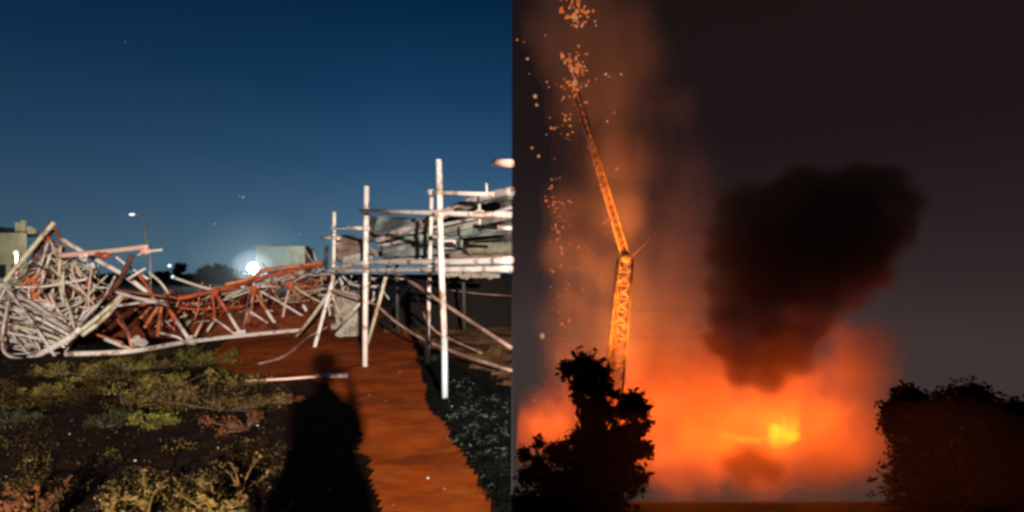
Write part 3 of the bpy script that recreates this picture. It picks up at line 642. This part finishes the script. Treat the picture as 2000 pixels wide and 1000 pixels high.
# ground litter
def scatter(name, m, label, n, region, smin, smax, seed, flat=.5):
    random.seed(seed); b = MB(); k = 0
    while k < n:
        px, py = region(); p = G(px, py); 
        if p.x > -.05: continue
        s = random.uniform(smin, smax); b.ball((p.x, p.y, gz(p.x, p.y) + s * .3 + .02), s, 1, .7, (1, 1, flat), k); k += 1
    o = b.build(name, m, smooth=False); tag(o, label, 'litter', kind='stuff')
scatter('gravel', 'stone', 'small pale stones and scraps scattered over the dark ground and path', 40, lambda: (random.uniform(0, 900), 640 + 360 * random.random() ** 1.2), .003, .013, 3)
mat('leaf_pale', (.13, .145, .12), .8, (.03, .04, .03), 9, spec=.1)
random.seed(4); b = MB()
for k in range(620):
    u = random.uniform(870, 1000); v = random.gauss(800 + (u - 880) * .32, 40)
    if noise.noise(Vector((u * .03, v * .05, 2))) < -.05: continue
    p = G(u, v); p.x = min(p.x, -.06); p.z = gz(p.x, p.y) + random.uniform(.02, .06)
    leafset(b, p, .03, 2, random.choice([.012, .018, .026]), (1, 1, .5), .1)
tag(b.build('leaf_litter', 'leaf_pale', smooth=False), 'pale leaf flecks on the dark strip at the right', 'litter', kind='stuff')
mat('cover_olive', (.12, .085, .02), .8, (.03, .018, .006), 1.2, spec=.1)
def tufts():
    random.seed(17); b = MB(); k = 0
    while k < 5200:
        px, py = random.uniform(-20, 560), random.uniform(672, 1010)
        if noise.noise(Vector((px * .009, py * .016, 1))) < .0 and random.random() < .9: continue
        if py > 800 and random.random() < .75: continue
        p = G(px, py); p.z = gz(p.x, p.y) + .02; leafset(b, p, .07, 2, .022, (1, 1, .4), .1); k += 1
    tag(b.build('ground_cover', 'cover_olive', smooth=False), 'thin dull creeping leaves over the dark soil at the lower left', 'ground cover', kind='stuff')
    random.seed(18); b = MB()
    for k in range(1400):
        px, py = random.uniform(830, 1000), random.uniform(690, 1000)
        if px < 830 + (py - 700) * .42: continue
        p = G(px, py); p.x = min(p.x, -.08); p.z = gz(p.x, p.y) + .02; leafset(b, p, .06, 2, .02, (1, 1, .5), .1)
    tag(b.build('dark_ground_cover', 'dark_litter', smooth=False), 'dark creeping leaves on the black strip at the right of the path', 'ground cover', kind='stuff')
tufts()

# ------------------------------------------------------------------ far background, left
def tree(name, base, blobs, m, label, cat, group, n, size, trunk_r=.3, sc=(1, 1, 1), limbs=True, shell=.3):
    base = Vector(base); t = thing(name, base, label, cat, group); b = MB(base); s_ = MB(base)
    top = max(blobs, key=lambda q: q[0].z)[0]; zc = base.lerp(Vector((top.x, top.y, top.z)), .75)
    s_.tube(smoothline([base, base.lerp(zc, .5) + Vector((trunk_r * .6, 0, 0)), zc]), trunk_r, 8, trunk_r * .35)
    vol = sum(r ** 2 for _, r in blobs)
    for c, r in blobs:
        leafset(b, c, r, int(n * r ** 2 / vol), size, sc, shell)
        if limbs: a = base.lerp(zc, .35 + .5 * random.random()); s_.tube(smoothline([a, a.lerp(c, .5) + Vector((0, 0, r * .15)), c]), trunk_r * .35, 5, trunk_r * .08)
    b.build('crown', m, t, smooth=False); s_.build('trunk', 'bark', t); return t
random.seed(31)
for (pxs, D, lab) in [([(352, 523, 9), (346, 530, 7)], 150, 'small dark round tree far off, left of the wide dark tree clump'),
    ([(395, 532, 9), (405, 526, 8), (412, 535, 8)], 150, 'left tree of the far dark clump beside the floodlight'), ([(425, 525, 9), (436, 530, 10)], 152, 'middle tree of the far dark clump beside the floodlight'),
    ([(452, 532, 8), (462, 534, 7), (446, 538, 8)], 150, 'right tree of the far dark clump beside the floodlight'), ([(310, 536, 6), (325, 537, 6)], 160, 'low dark bush far off behind the pink pipe')]:
    bl = [(P(u, v, D), r / 1000 * D) for u, v, r in pxs]; c = P(pxs[0][0], 540, D); c.z = 0
    tree('far_tree', c, bl, 'leaf_dark', lab, 'tree', 'dark trees on the far skyline', 1500, .35, .2)
for a, c, lab in ((200, 330, 'long low dark hedge far off behind the pile'), (330, 480, 'long low dark hedge far off behind the white fallen pipe')):
    b = MB(P(a, 540, 170)); random.seed(a)
    for u in range(a, c, 9): leafset(b, P(u, 541, 170), 1.7, 90, .4, (1, 1, .8))
    tag(b.build('far_hedge', 'leaf_dark', smooth=False), lab, 'hedge')

# street lamp
t = thing('street_lamp', P(293, 560, 45) * 1.0, 'thin street lamp leaning left with a lit head, rising behind the pink pipe', 'street lamp'); t.location.z = 0
base = Vector((P(294, 560, 45).x, 45, 0)); t.location = base
b = MB(base); b.tube(smoothline([base, P(291, 500, 45), P(281, 432, 45)]), .10, 8, .07); b.build('pole', 'grey_steel', t)
b = MB(base); b.tube(smoothline([P(281, 432, 45), P(278, 425, 45), P(270, 421, 45), P(261, 420, 45)]), .05, 6); b.build('arm', 'grey_steel', t)
b = MB(base); b.ball(P(258, 419, 45), .2, 2, 0, (1.4, .7, .5)); b.build('lamp_head', 'lamp_small', t)

# bright floodlight mast
base = Vector((P(495, 530, 70).x, 70, 0)); t = thing('floodlight_mast', base, 'dazzling white floodlight on a low pole in front of the greenish lit building', 'floodlight')
b = MB(base); b.tube([base, P(495, 523, 70)], .09, 8); b.build('pole', 'grey_steel', t)
b = MB(base); b.ball(P(494, 523, 69.8), .62, 3); o = b.build('lamp_head', 'lamp_white', t)
l = bpy.data.lights.new('floodlight_glow', 'POINT'); l.energy = 9000; l.color = (.9, 1, 1); l.shadow_soft_size = .9; lo = bpy.data.objects.new('floodlight_glow', l); COL.objects.link(lo); lo.location = P(494, 523, 68.5)
vmat('halo', (.85, .95, 1), .0016); vmat('halo_dense', (.85, .95, 1), .005)  # scattering volumes added to make the glow round the floodlight
b = MB(P(495, 523, 69)); b.ball(P(495, 523, 69), 2.6, 3, .2); DD = b.build('halo_core', 'halo_dense'); DD.location = (0, 0, 0)
b = MB(P(495, 523, 69)); b.ball(P(495, 523, 69), 7.5, 3, .2); DC = b.build('halo_cloud', 'halo'); DD.parent = DC; tag(DC, 'thin pale dust added as glow around the dazzling floodlight', 'halo', kind='stuff')

# white building, greenish light put into the wall colour
D = 84; x0, x1, x2 = P(500, 0, D).x, P(566, 0, D).x, P(596, 0, D).x; zt = P(0, 483, D).z
base = Vector(((x0 + x1) / 2, D, 0)); t = thing('warehouse', base, 'white flat roofed building coloured green as lit with a lighter right part, behind the floodlight', 'building')
b = MB(base); b.box(((x0 + x1) / 2, D + 5, zt / 2), (x1 - x0, 10, zt)); b.build('wall', 'wall_green_lit', t)
b = MB(base); b.box(((x1 + x2) / 2 + .02, D + .9, zt / 2 + .1), (x2 - x1, 2, zt + .2)); b.build('annex', 'plaster', t)
b = MB(base); b.box(((x0 + x1) / 2, D + 5, zt + .12), (x1 - x0 + .4, 10.4, .2)); b.build('roof', 'grey_steel', t)
b = MB(base); b.tube([(x0 + 3, D + 2, zt), (x0 + 3, D + 2, zt + .5)], .25, 6); b.tube([(x0 + 1.5, D + 2, zt + .3), (x0 + 4, D + 2, zt + .35)], .15, 6); b.build('roof_vent', 'roof_dark', t)
for k in range(4):
    b = MB(base); b.box((x0 + 1 + k * 1.25, D - .03, 1.8), (.7, .05, .8)); b.build('window', 'glass_dark', t)
b = MB(P(602, 500, 70)); b.tube([P(596, 486, 80), P(603, 500, 80), P(612, 512, 80)], .07, 6); tag(b.build('boom', 'grey_steel'), 'thin leaning grey boom beside the greenish lit building', 'boom')

# left building
D = 38; base = Vector((P(20, 0, D).x, D, 0)); t = thing('unfinished_building', base, 'pale flat building with stub columns on its roof at the left edge', 'building')
xa, xb = P(-80, 0, D).x, P(52, 0, D).x; zt = P(0, 455, D).z
kq = (D + 8) / D * 1.03; b = MB(base); b.add([(xa, D, 0), (xb, D, 0), (xb * kq, D + 8, 0), (xa * kq, D + 8, 0), (xa, D, zt), (xb, D, zt), (xb * kq, D + 8, zt), (xa * kq, D + 8, zt)], [(0, 1, 5, 4), (1, 2, 6, 5), (2, 3, 7, 6), (3, 0, 4, 7), (4, 5, 6, 7), (0, 3, 2, 1)]); b.smooth = False; b.build('wall', 'plaster', t)
b = MB(base); b.box(((xa + P(18, 0, D).x) / 2 - 2, D + 3, zt + .3), (P(18, 0, D).x - xa, 3, .55)); b.build('roof', 'roof_dark', t)
for u, h in ((22, .85), (33, 1.0), (46, .55), (54, .4)): b = MB(base); b.box((P(u, 0, D).x, D + .5, zt + h / 2 - .02), (.22, .22, h)); b.build('roof_column', 'plaster', t)
for k, u in enumerate((-20, 5, 30)): b = MB(base); b.box((P(u, 0, D).x, D - .02, 1.8), (.5, .06, 1.0)); b.build('window', 'glass_dark', t)
l = bpy.data.lights.new('yard_glow', 'POINT'); l.energy = 1100; l.color = (1, .95, .7); l.shadow_soft_size = .3; lo = bpy.data.objects.new('yard_glow', l); COL.objects.link(lo); lo.location = P(32, 492, 34)
base = Vector((P(32, 0, 34.5).x, 34.5, 0)); t = thing('yard_lamp', base, 'small bright white lamp in front of the pale building at the left edge', 'lamp')
b = MB(base); b.tube([base, P(32, 495, 34.5)], .05, 6); b.build('pole', 'grey_steel', t); b = MB(base); b.ball(P(31, 494, 34.5), .13, 2, .1, (1, 1, 1.2)); b.build('lamp_head', 'lamp_small', t)

for (u, v, D, r, lab) in [(475, 385, 900, 1.7, 'brightest star, above the floodlight'), (420, 437, 900, 1.3, 'faint star left of the brightest one and lower'), (585, 458, 900, 1.1, 'faint star above the greenish lit building'), (468, 383, 900, 0.9, 'tiny star touching the brightest one'), (245, 82, 900, .7, 'tiny faint star high in the dark blue sky')]:
    b = MB(P(u, v, D)); b.ball(P(u, v, D), r, 2); tag(b.build('star', 'star_glow'), lab, 'star')
for (u, v, lab) in [(331, 519, 'lone town lamp glinting over the far hedge right of the street lamp'), (338, 541, 'low town lamp behind the end of the white fallen pipe')]:
    base = Vector((P(u, 0, 120).x, 120, 0)); t = thing('town_lamp', base, lab, 'lamp'); b = MB(base); b.tube([base, P(u, v, 120)], .08, 6); b.build('pole', 'dark_metal', t)
    b = MB(base); b.ball(P(u, v, 120), .38, 2); b.build('lamp_head', 'lamp_small', t)

# ================================================================== RIGHT: the fire in the low ground
W3 = [vmat('smoke_warm', (.85, .50, .32), d, .25, .19, .26, .64, detail=5, stretch=(1, 1, .7)) for d in (.03, .055, .08)]
T3_ = [vmat('smoke_thin', (.80, .60, .50), d, .2, .13, .26, .68, stretch=(1, 1, .45)) for d in (.02, .03, .03)]
B3 = [vmat('smoke_black', (.24, .11, .05), d, .0) for d in (.04, .18, .30)]
L3 = [vmat('smoke_low', (.3, .16, .12), d, .0) for d in (.12, .2, .25)]
def cloud(name, m, blobs, D, label, cat, kind=None, vox=.9, disp=1.6, tex=3.5, thick=1.0, layers=((1.28, .3), (1.0, .3), (.72, .4))):
    """nested hulls, so that the smoke thins out towards its edge"""
    root = None
    for li, (k, w) in enumerate(layers):
        b = MB(P(blobs[0][0], blobs[0][1], D))
        for q in blobs:
            d = q[3] if len(q) > 3 else D; r = q[2] / 1000 * d; r = max(r * .3, r + (k - 1) * min(r, 62 / 1000 * d)); b.ball(P(q[0], q[1], d), r, 3, 0, (1, thick, 1))
        if D > 57: 
            for v in b.v: v.x = max(v.x, .6)
        mm = m[li] if isinstance(m, (list, tuple)) else m
        o = b.build(name if root is None else 'smoke_layer', mm, root)
        if root is None: root = o; tag(o, label, cat, kind=kind)
        r = o.modifiers.new('remesh', 'REMESH'); r.mode = 'VOXEL'; r.voxel_size = vox
        sm = o.modifiers.new('smooth', 'SMOOTH'); sm.iterations = 4; sm.factor = .6
        tx = bpy.data.textures.new(name, 'CLOUDS'); tx.noise_scale = tex; tx.noise_depth = 3
        dm = o.modifiers.new('billow', 'DISPLACE'); dm.texture = tx; dm.strength = disp; dm.mid_level = .5; dm.texture_coords = 'GLOBAL'
    return root
cloud('smoke_bank', W3, [(1090, 835, 62), (1060, 800, 45), (1028, 830, 52), (1010, 870, 45), (1170, 770, 80), (1250, 840, 100), (1300, 730, 100), (1390, 840, 120), (1400, 720, 90), (1500, 780, 125), (1560, 720, 105), (1610, 820, 120), (1660, 730, 90), (1690, 860, 80), (1480, 900, 80), (1330, 900, 80), (1600, 900, 70), (1620, 690, 80), (1700, 680, 65), (1560, 640, 70), (1250, 680, 60)], 58, 'orange lit smoke bank spreading over the low ground around the fire', 'smoke', 'stuff', thick=.8)
cloud('smoke_column', T3_, [(1120, 700, 62), (1110, 600, 52), (1120, 500, 58), (1115, 400, 52), (1140, 300, 55), (1140, 200, 70), (1130, 100, 80), (1120, 0, 85), (1200, 650, 80), (1210, 540, 70), (1220, 420, 65), (1215, 300, 70), (1190, 180, 70), (1170, 60, 60), (1290, 620, 95), (1300, 500, 80), (1330, 400, 70), (1290, 320, 60), (1260, 220, 50), (1370, 600, 60), (1060, 50, 50), (1380, 480, 60), (1350, 330, 60), (1300, 230, 60), (1250, 120, 60), (1400, 560, 60), (1080, 620, 45), (1085, 500, 40), (1230, 40, 50)], 62, 'tall thin brown smoke column rising behind the burning mast', 'smoke', 'stuff')
cloud('smoke_plume', B3, [(1465, 405, 50), (1430, 415, 42), (1505, 392, 44), (1560, 368, 46), (1610, 372, 52), (1665, 358, 44), (1715, 365, 46), (1765, 400, 42), (1750, 440, 40), (1590, 420, 70), (1660, 420, 70), (1700, 470, 62), (1560, 480, 90), (1640, 500, 82), (1430, 460, 50), (1470, 490, 70), (1410, 500, 38), (1415, 560, 42), (1490, 560, 75), (1580, 560, 70), (1650, 560, 50), (1430, 620, 48), (1490, 630, 55), (1425, 680, 42), (1470, 700, 42), (1530, 640, 42), (1440, 730, 34), (1600, 610, 38), (1710, 530, 36), (1400, 610, 26), (1540, 690, 48), (1405, 670, 36), (1500, 735, 40), (1580, 650, 45)], 50, 'black billowing smoke plume hanging above the fire', 'smoke', disp=2.2, tex=2.6, vox=.45, layers=((1.22, 1), (1, 1), (.8, 1)))
cloud('smoke_puff', L3, [(1430, 905, 26), (1470, 900, 34), (1505, 920, 30), (1450, 935, 22)], 50, 'small dark smoke puff low in front of the fire', 'smoke', disp=.7, tex=1.2, vox=.4)

# flames
def flame(name, u, v, D, r, sc, m, label):
    c = P(u, v, D); b = MB(c); b.ball(c, r, 4, .7, sc, u); return tag(b.build(name, m), label, 'fire')
vmat('flame_core', (1, .6, .2), .05, 0, None, emis=(1, .42, .01), es=.25)
vmat('flame_soft', (1, .5, .2), .03, 0, .5, .35, .65, emis=(1, .20, .015), es=.35)
for u, v, D, rr, sc, lab in [(1528, 850, 54, 1.5, (1.1, .8, .8), 'bright yellow heart of the fire, the largest flame'), (1552, 838, 54.5, .9, (.7, .7, 1.5), 'flame tongue on the right of the bright heart of the fire'), (1510, 842, 54.5, .7, (.8, .7, 1.3), 'flame tongue on the left of the bright heart of the fire'), (1532, 826, 54.2, .6, (.6, .6, 1.7), 'thin flame tongue rising from the top of the bright heart of the fire'), (1462, 860, 54, .8, (2.2, .8, .5), 'small low flame left of the bright heart of the fire'), (1425, 852, 54.6, .5, (1.8, .8, .6), 'smallest flame, farthest left of the bright heart of the fire')]:
    flame('flame', u, v, D, rr, sc, 'flame_core', lab)
def lamp(name, u, v, D, e, c=(1, .30, .035), r=1.6):
    l = bpy.data.lights.new(name, 'POINT'); l.energy = e; l.color = c; l.shadow_soft_size = r; o = bpy.data.objects.new(name, l); COL.objects.link(o); o.location = P(u, v, D)
FIRE = (1, .205, .018)
for u, v, D, e in [(1530, 842, 54, 6500), (1560, 815, 58, 1800), (1350, 850, 55, 5200), (1420, 870, 55, 1800), (1050, 825, 58, 2600), (1450, 810, 60, 2600), (1310, 890, 55, 3600), (1290, 790, 60, 1700), (1095, 820, 57, 2600), (1625, 810, 58, 1900), (1590, 740, 59, 800), (1235, 800, 58, 1600), (1480, 900, 56, 1500), (1400, 760, 60, 500), (1670, 880, 58, 700), (1560, 700, 60, 400)]:
    lamp('fire_glow', u, v, D, e, FIRE, 5 if u == 1350 else 2.6)
def beam(name, u, v, D, u2, v2, e, ang, c=(1, .30, .06), D2=None):
    l = bpy.data.lights.new(name, 'SPOT'); l.energy = e; l.color = c; l.shadow_soft_size = 3.5; l.spot_size = R(ang); l.spot_blend = 1
    o = bpy.data.objects.new(name, l); COL.objects.link(o); o.location = P(u, v, D); o.rotation_euler = (P(u2, v2, D2 or D) - P(u, v, D)).to_track_quat('-Z', 'Y').to_euler()
beam('column_fill', 1215, 770, 62, 1200, 60, 70000, 60)  # added spots brighten the smoke column, no source stands here
beam('column_fill', 1110, 740, 62, 1105, 100, 45000, 46)
beam('column_fill', 1330, 780, 63, 1300, 300, 22000, 60)
beam('column_fill', 1215, 480, 60, 1180, 60, 30000, 60)
beam('mast_fill', 1260, 740, 49, 1213, 600, 80000, 46, (1, .30, .03), 55)  # added spots in front light the mast, which gives off no light
beam('mast_fill', 1240, 560, 49, 1180, 340, 26000, 50, (1, .28, .04), 54)

vmat('veil', (.8, .6, .5), .006, .3)
b = MB(P(1300, 900, 33)); 
for u, v, r_ in [(1120, 850, 90), (1200, 900, 110), (1350, 960, 110), (1500, 980, 100), (1650, 960, 120), (1780, 900, 120), (1880, 880, 110), (1960, 900, 100), (1080, 920, 60), (1300, 880, 90), (1600, 900, 80)]: b.ball(P(u, v, 31), r_ / 1000 * 31, 3)
for v in b.v: v.x = max(v.x, .5)
o = b.build('smoke_veil', 'veil'); tag(o, 'thin smoke drifting in front of the dark trees', 'smoke', kind='stuff'); md = o.modifiers.new('remesh', 'REMESH'); md.mode = 'VOXEL'; md.voxel_size = .7

# burning guyed mast
DM = 55
base = Vector((P(1180, 0, DM).x, DM, -24.4)); t = thing('burning_mast', base, 'tall lattice mast glowing orange in the fire, snapped and leaning left above its middle', 'mast')
mat('hot_steel', (.62, .42, .30), .6, (.35, .2, .14), 1)
def lattice(a, c, w0, w1, bays):
    ax = (c - a).normalized(); side = Vector((ax.z, 0, -ax.x)).normalized(); dep = Vector((0, 1, 0)); corners = []
    for s, d in ((-.5, 0), (.5, 0), (0, .8)):
        A = a + side * s * w0 + dep * d * w0; C = c + side * s * w1 + dep * d * w1; corners.append((A, C)); b = MB(base); b.tube([A, A.lerp(C, .5), C], .12 + .04 * (w0 > 1), 6); b.build('chord', 'hot_steel', t)
    for f, (i, j) in enumerate(((0, 1), (1, 2), (0, 2))):
        b = MB(base)
        for k in range(bays):
            p = corners[i][0].lerp(corners[i][1], k / bays); q = corners[j][0].lerp(corners[j][1], (k + 1) / bays); q0 = corners[j][0].lerp(corners[j][1], k / bays); p1 = corners[i][0].lerp(corners[i][1], (k + 1) / bays)
            b.tube([p, q], .055, 5); b.tube([p, q0], .05, 5); b.tube([q0, p1], .045, 5)
        b.build('bracing', 'hot_steel', t)
lattice(Vector((P(1178, 0, DM).x, DM, -25)), P(1221, 506, DM), 2.1, 1.6, 20)
lattice(P(1222, 500, DM), P(1126, 180, DM - 2), .75, .5, 22)
b = MB(base); b.ball(P(1222, 503, DM), .55, 2, .7, (1, 1, 1)); b.build('joint', 'hot_steel', t)
for pts, lab in [([(1236, 500, 56), (1290, 446, 57), (1330, 410, 57.5), (1368, 384, 58)], 'slack guy cable rising right from the break of the mast'), ([(1050, 655, 60), (1250, 659, 60), (1420, 655, 60)], 'level dark cable crossing behind the lower mast'), ([(1240, 606, 60), (1330, 605, 60), (1400, 600, 60)], 'short level cable above the longer one right of the mast')]:
    w = smoothline([P(*p) for p in pts]); b = MB(w[0]); b.tube(w, .03, 5); tag(b.build('guy_cable', 'hot_steel' if pts[0][1] < 560 else 'dark_metal'), lab, 'cable')

# embers
random.seed(77); proto = {}
def ember(u, v, r, m, lab, stretch=(1, 1, 1), group='embers falling beside the burning mast'):
    k = (m, stretch)
    if k not in proto:
        b = MB(); b.ball((0, 0, 0), 1, 2, .5, stretch, len(proto)); o = b.build('ember', m); proto[k] = o; first = True
    else:
        o = proto[k].copy(); COL.objects.link(o)
    D = random.uniform(50, 54); o.location = P(u, v, D); s = r * random.choice([.35, .45, .55, .8]) / 1000 * D; o.scale = (s * random.uniform(.7, 1.5), s, s * random.uniform(.5, 1.2)); o.rotation_euler = (0, random.uniform(0, 3), random.uniform(0, 3)); tag(o, lab, 'ember', group)
L1 = 'small glowing orange ember in the cloud around the top of the leaning mast'
L2 = 'tiny pale ember drifting in the smoke left of the mast'
L3 = 'small glowing ember in the cluster at the top edge above the mast'
for u, v in [(1010, 78), (1023, 82), (1030, 115), (1034, 144), (1068, 160), (1072, 170), (1045, 188), (1048, 205), (1039, 289), (1052, 305), (1083, 310), (1077, 350), (1067, 263), (1109, 263), (1074, 230), (1065, 69), (1130, 90), (1107, 117), (1183, 145), (1213, 145), (1190, 150), (1164, 50), (1200, 220), (1186, 237), (1078, 352), (1110, 392), (1144, 443), (1205, 330), (1165, 340), (1172, 360), (1180, 436), (1183, 455), (1080, 400), (1085, 440), (1115, 395), (1075, 560), (1110, 556), (1138, 565), (1128, 600), (1080, 530), (1130, 525), (1090, 580), (1086, 350)]:
    ember(u, v, random.uniform(2.6, 4.2), random.choice(['ember_pale', 'ember_glow', 'ember_pale']), L2)
for k in range(80):
    a = random.uniform(0, 6.28); q = 0; ember(1122 + random.gauss(0, 15), 150 + random.gauss(0, 27), random.uniform(2.5, 5), random.choice(['ember_deep', 'ember_glow', 'ember_deep', 'ember_pale']), L1, (1.5, 1, .8))
for k in range(46):
    ember(1128 + random.gauss(0, 14), random.uniform(-6, 52) , random.uniform(3, 5.5), random.choice(['ember_deep', 'ember_glow', 'ember_pale']), L3, (1.5, 1, .8))
for k in range(16): ember(1100 + random.gauss(0, 13), 245 + random.gauss(0, 18), random.uniform(2.2, 4), 'ember_glow', 'small ember hanging left of the leaning mast')
for k in range(60): v = random.uniform(340, 640); ember(1088 + (v - 400) * .09 + random.gauss(0, 12), v, random.uniform(2, 3.6), random.choice(['ember_deep', 'ember_deep', 'ember_glow']), 'dim ember in the falling stream low in the brown smoke', (.8, 1, 1.6))
ember(1096, 484, 9, 'ember_pale', 'largest pale burning fragment falling in the ember stream', (.6, .6, 1.8)); ember(1098, 494, 7, 'ember_glow', 'orange fragment right under the largest falling fragment', (.7, .7, 1.3))
for k in range(26): v = random.uniform(190, 500); tt = (v - 180) / 320; ember(1118 + tt * 96 + random.gauss(0, 3), v + 6, random.uniform(2, 3.2), 'ember_deep', 'deep red ember close along the leaning mast')
ember(1059, 656, 6, 'ember_pale', 'bright pinkish white burning spot at the left edge of the smoke'); ember(1043, 782, 5, 'ember_pale', 'pale spot of light at the left over the dark bush')

# trees in front of the fire
random.seed(41)
def rtree(D, blobs, label, n, size, base_px, m='leaf_dark', shell=.3, tr=.45):
    bl = [(P(u, v, D), r / 1000 * D) for u, v, r in blobs]; tree('tree', (P(base_px, 0, D).x, D, -20), bl, m, label, 'tree', 'dark trees in front of the fire', n, size, tr, shell=shell)
rtree(38, [(1140, 718, 30), (1108, 722, 18), (1168, 728, 24), (1183, 752, 16), (1132, 748, 20), (1142, 790, 16), (1128, 775, 12), (1168, 778, 14), (1200, 770, 11), (1212, 800, 15), (1190, 812, 14), (1160, 838, 24), (1132, 862, 28), (1195, 850, 18), (1100, 888, 26), (1150, 900, 36), (1215, 880, 22), (1240, 840, 20), (1252, 800, 20), (1243, 776, 14), (1262, 830, 12), (1262, 880, 17), (1190, 940, 48), (1110, 950, 46), (1238, 935, 26), (1225, 905, 20), (1170, 990, 60), (1150, 755, 22), (1175, 800, 22), (1150, 815, 24), (1215, 850, 24), (1240, 870, 22), (1235, 805, 20), (1180, 880, 34), (1225, 780, 12)], 'tall ragged dark tree in front of the smoke, below the glowing mast', 15000, .28, 1170, shell=.15, tr=.32)
rtree(40, [(1025, 885, 14), (1052, 866, 13), (1078, 880, 15), (1050, 905, 20), (1030, 930, 20), (1070, 935, 24), (1022, 985, 34), (1070, 985, 40)], 'sparse dark bush left of the tall ragged tree', 3600, .24, 1060, shell=.1, tr=.2)
rtree(41, [(1768, 775, 24), (1745, 800, 22), (1790, 790, 26), (1738, 826, 18), (1760, 845, 26), (1772, 880, 26), (1800, 840, 44), (1790, 920, 36), (1812, 900, 50), (1800, 970, 60), (1765, 975, 24)], 'dark round tree at the right, nearest the fire', 16000, .26, 1800, shell=.1)
rtree(44, [(1845, 792, 28), (1880, 778, 30), (1905, 774, 28), (1925, 790, 24), (1860, 830, 50), (1900, 840, 56), (1870, 920, 65), (1930, 900, 60)], 'dark tree with the highest bump, second from the right', 16000, .26, 1880, shell=.1)
rtree(38, [(1955, 815, 28), (1985, 812, 30), (2010, 815, 28), (1965, 870, 50), (1990, 930, 65), (1930, 960, 60), (2030, 880, 60)], 'dark tree mass at the right frame edge', 16000, .26, 1970, shell=.1)
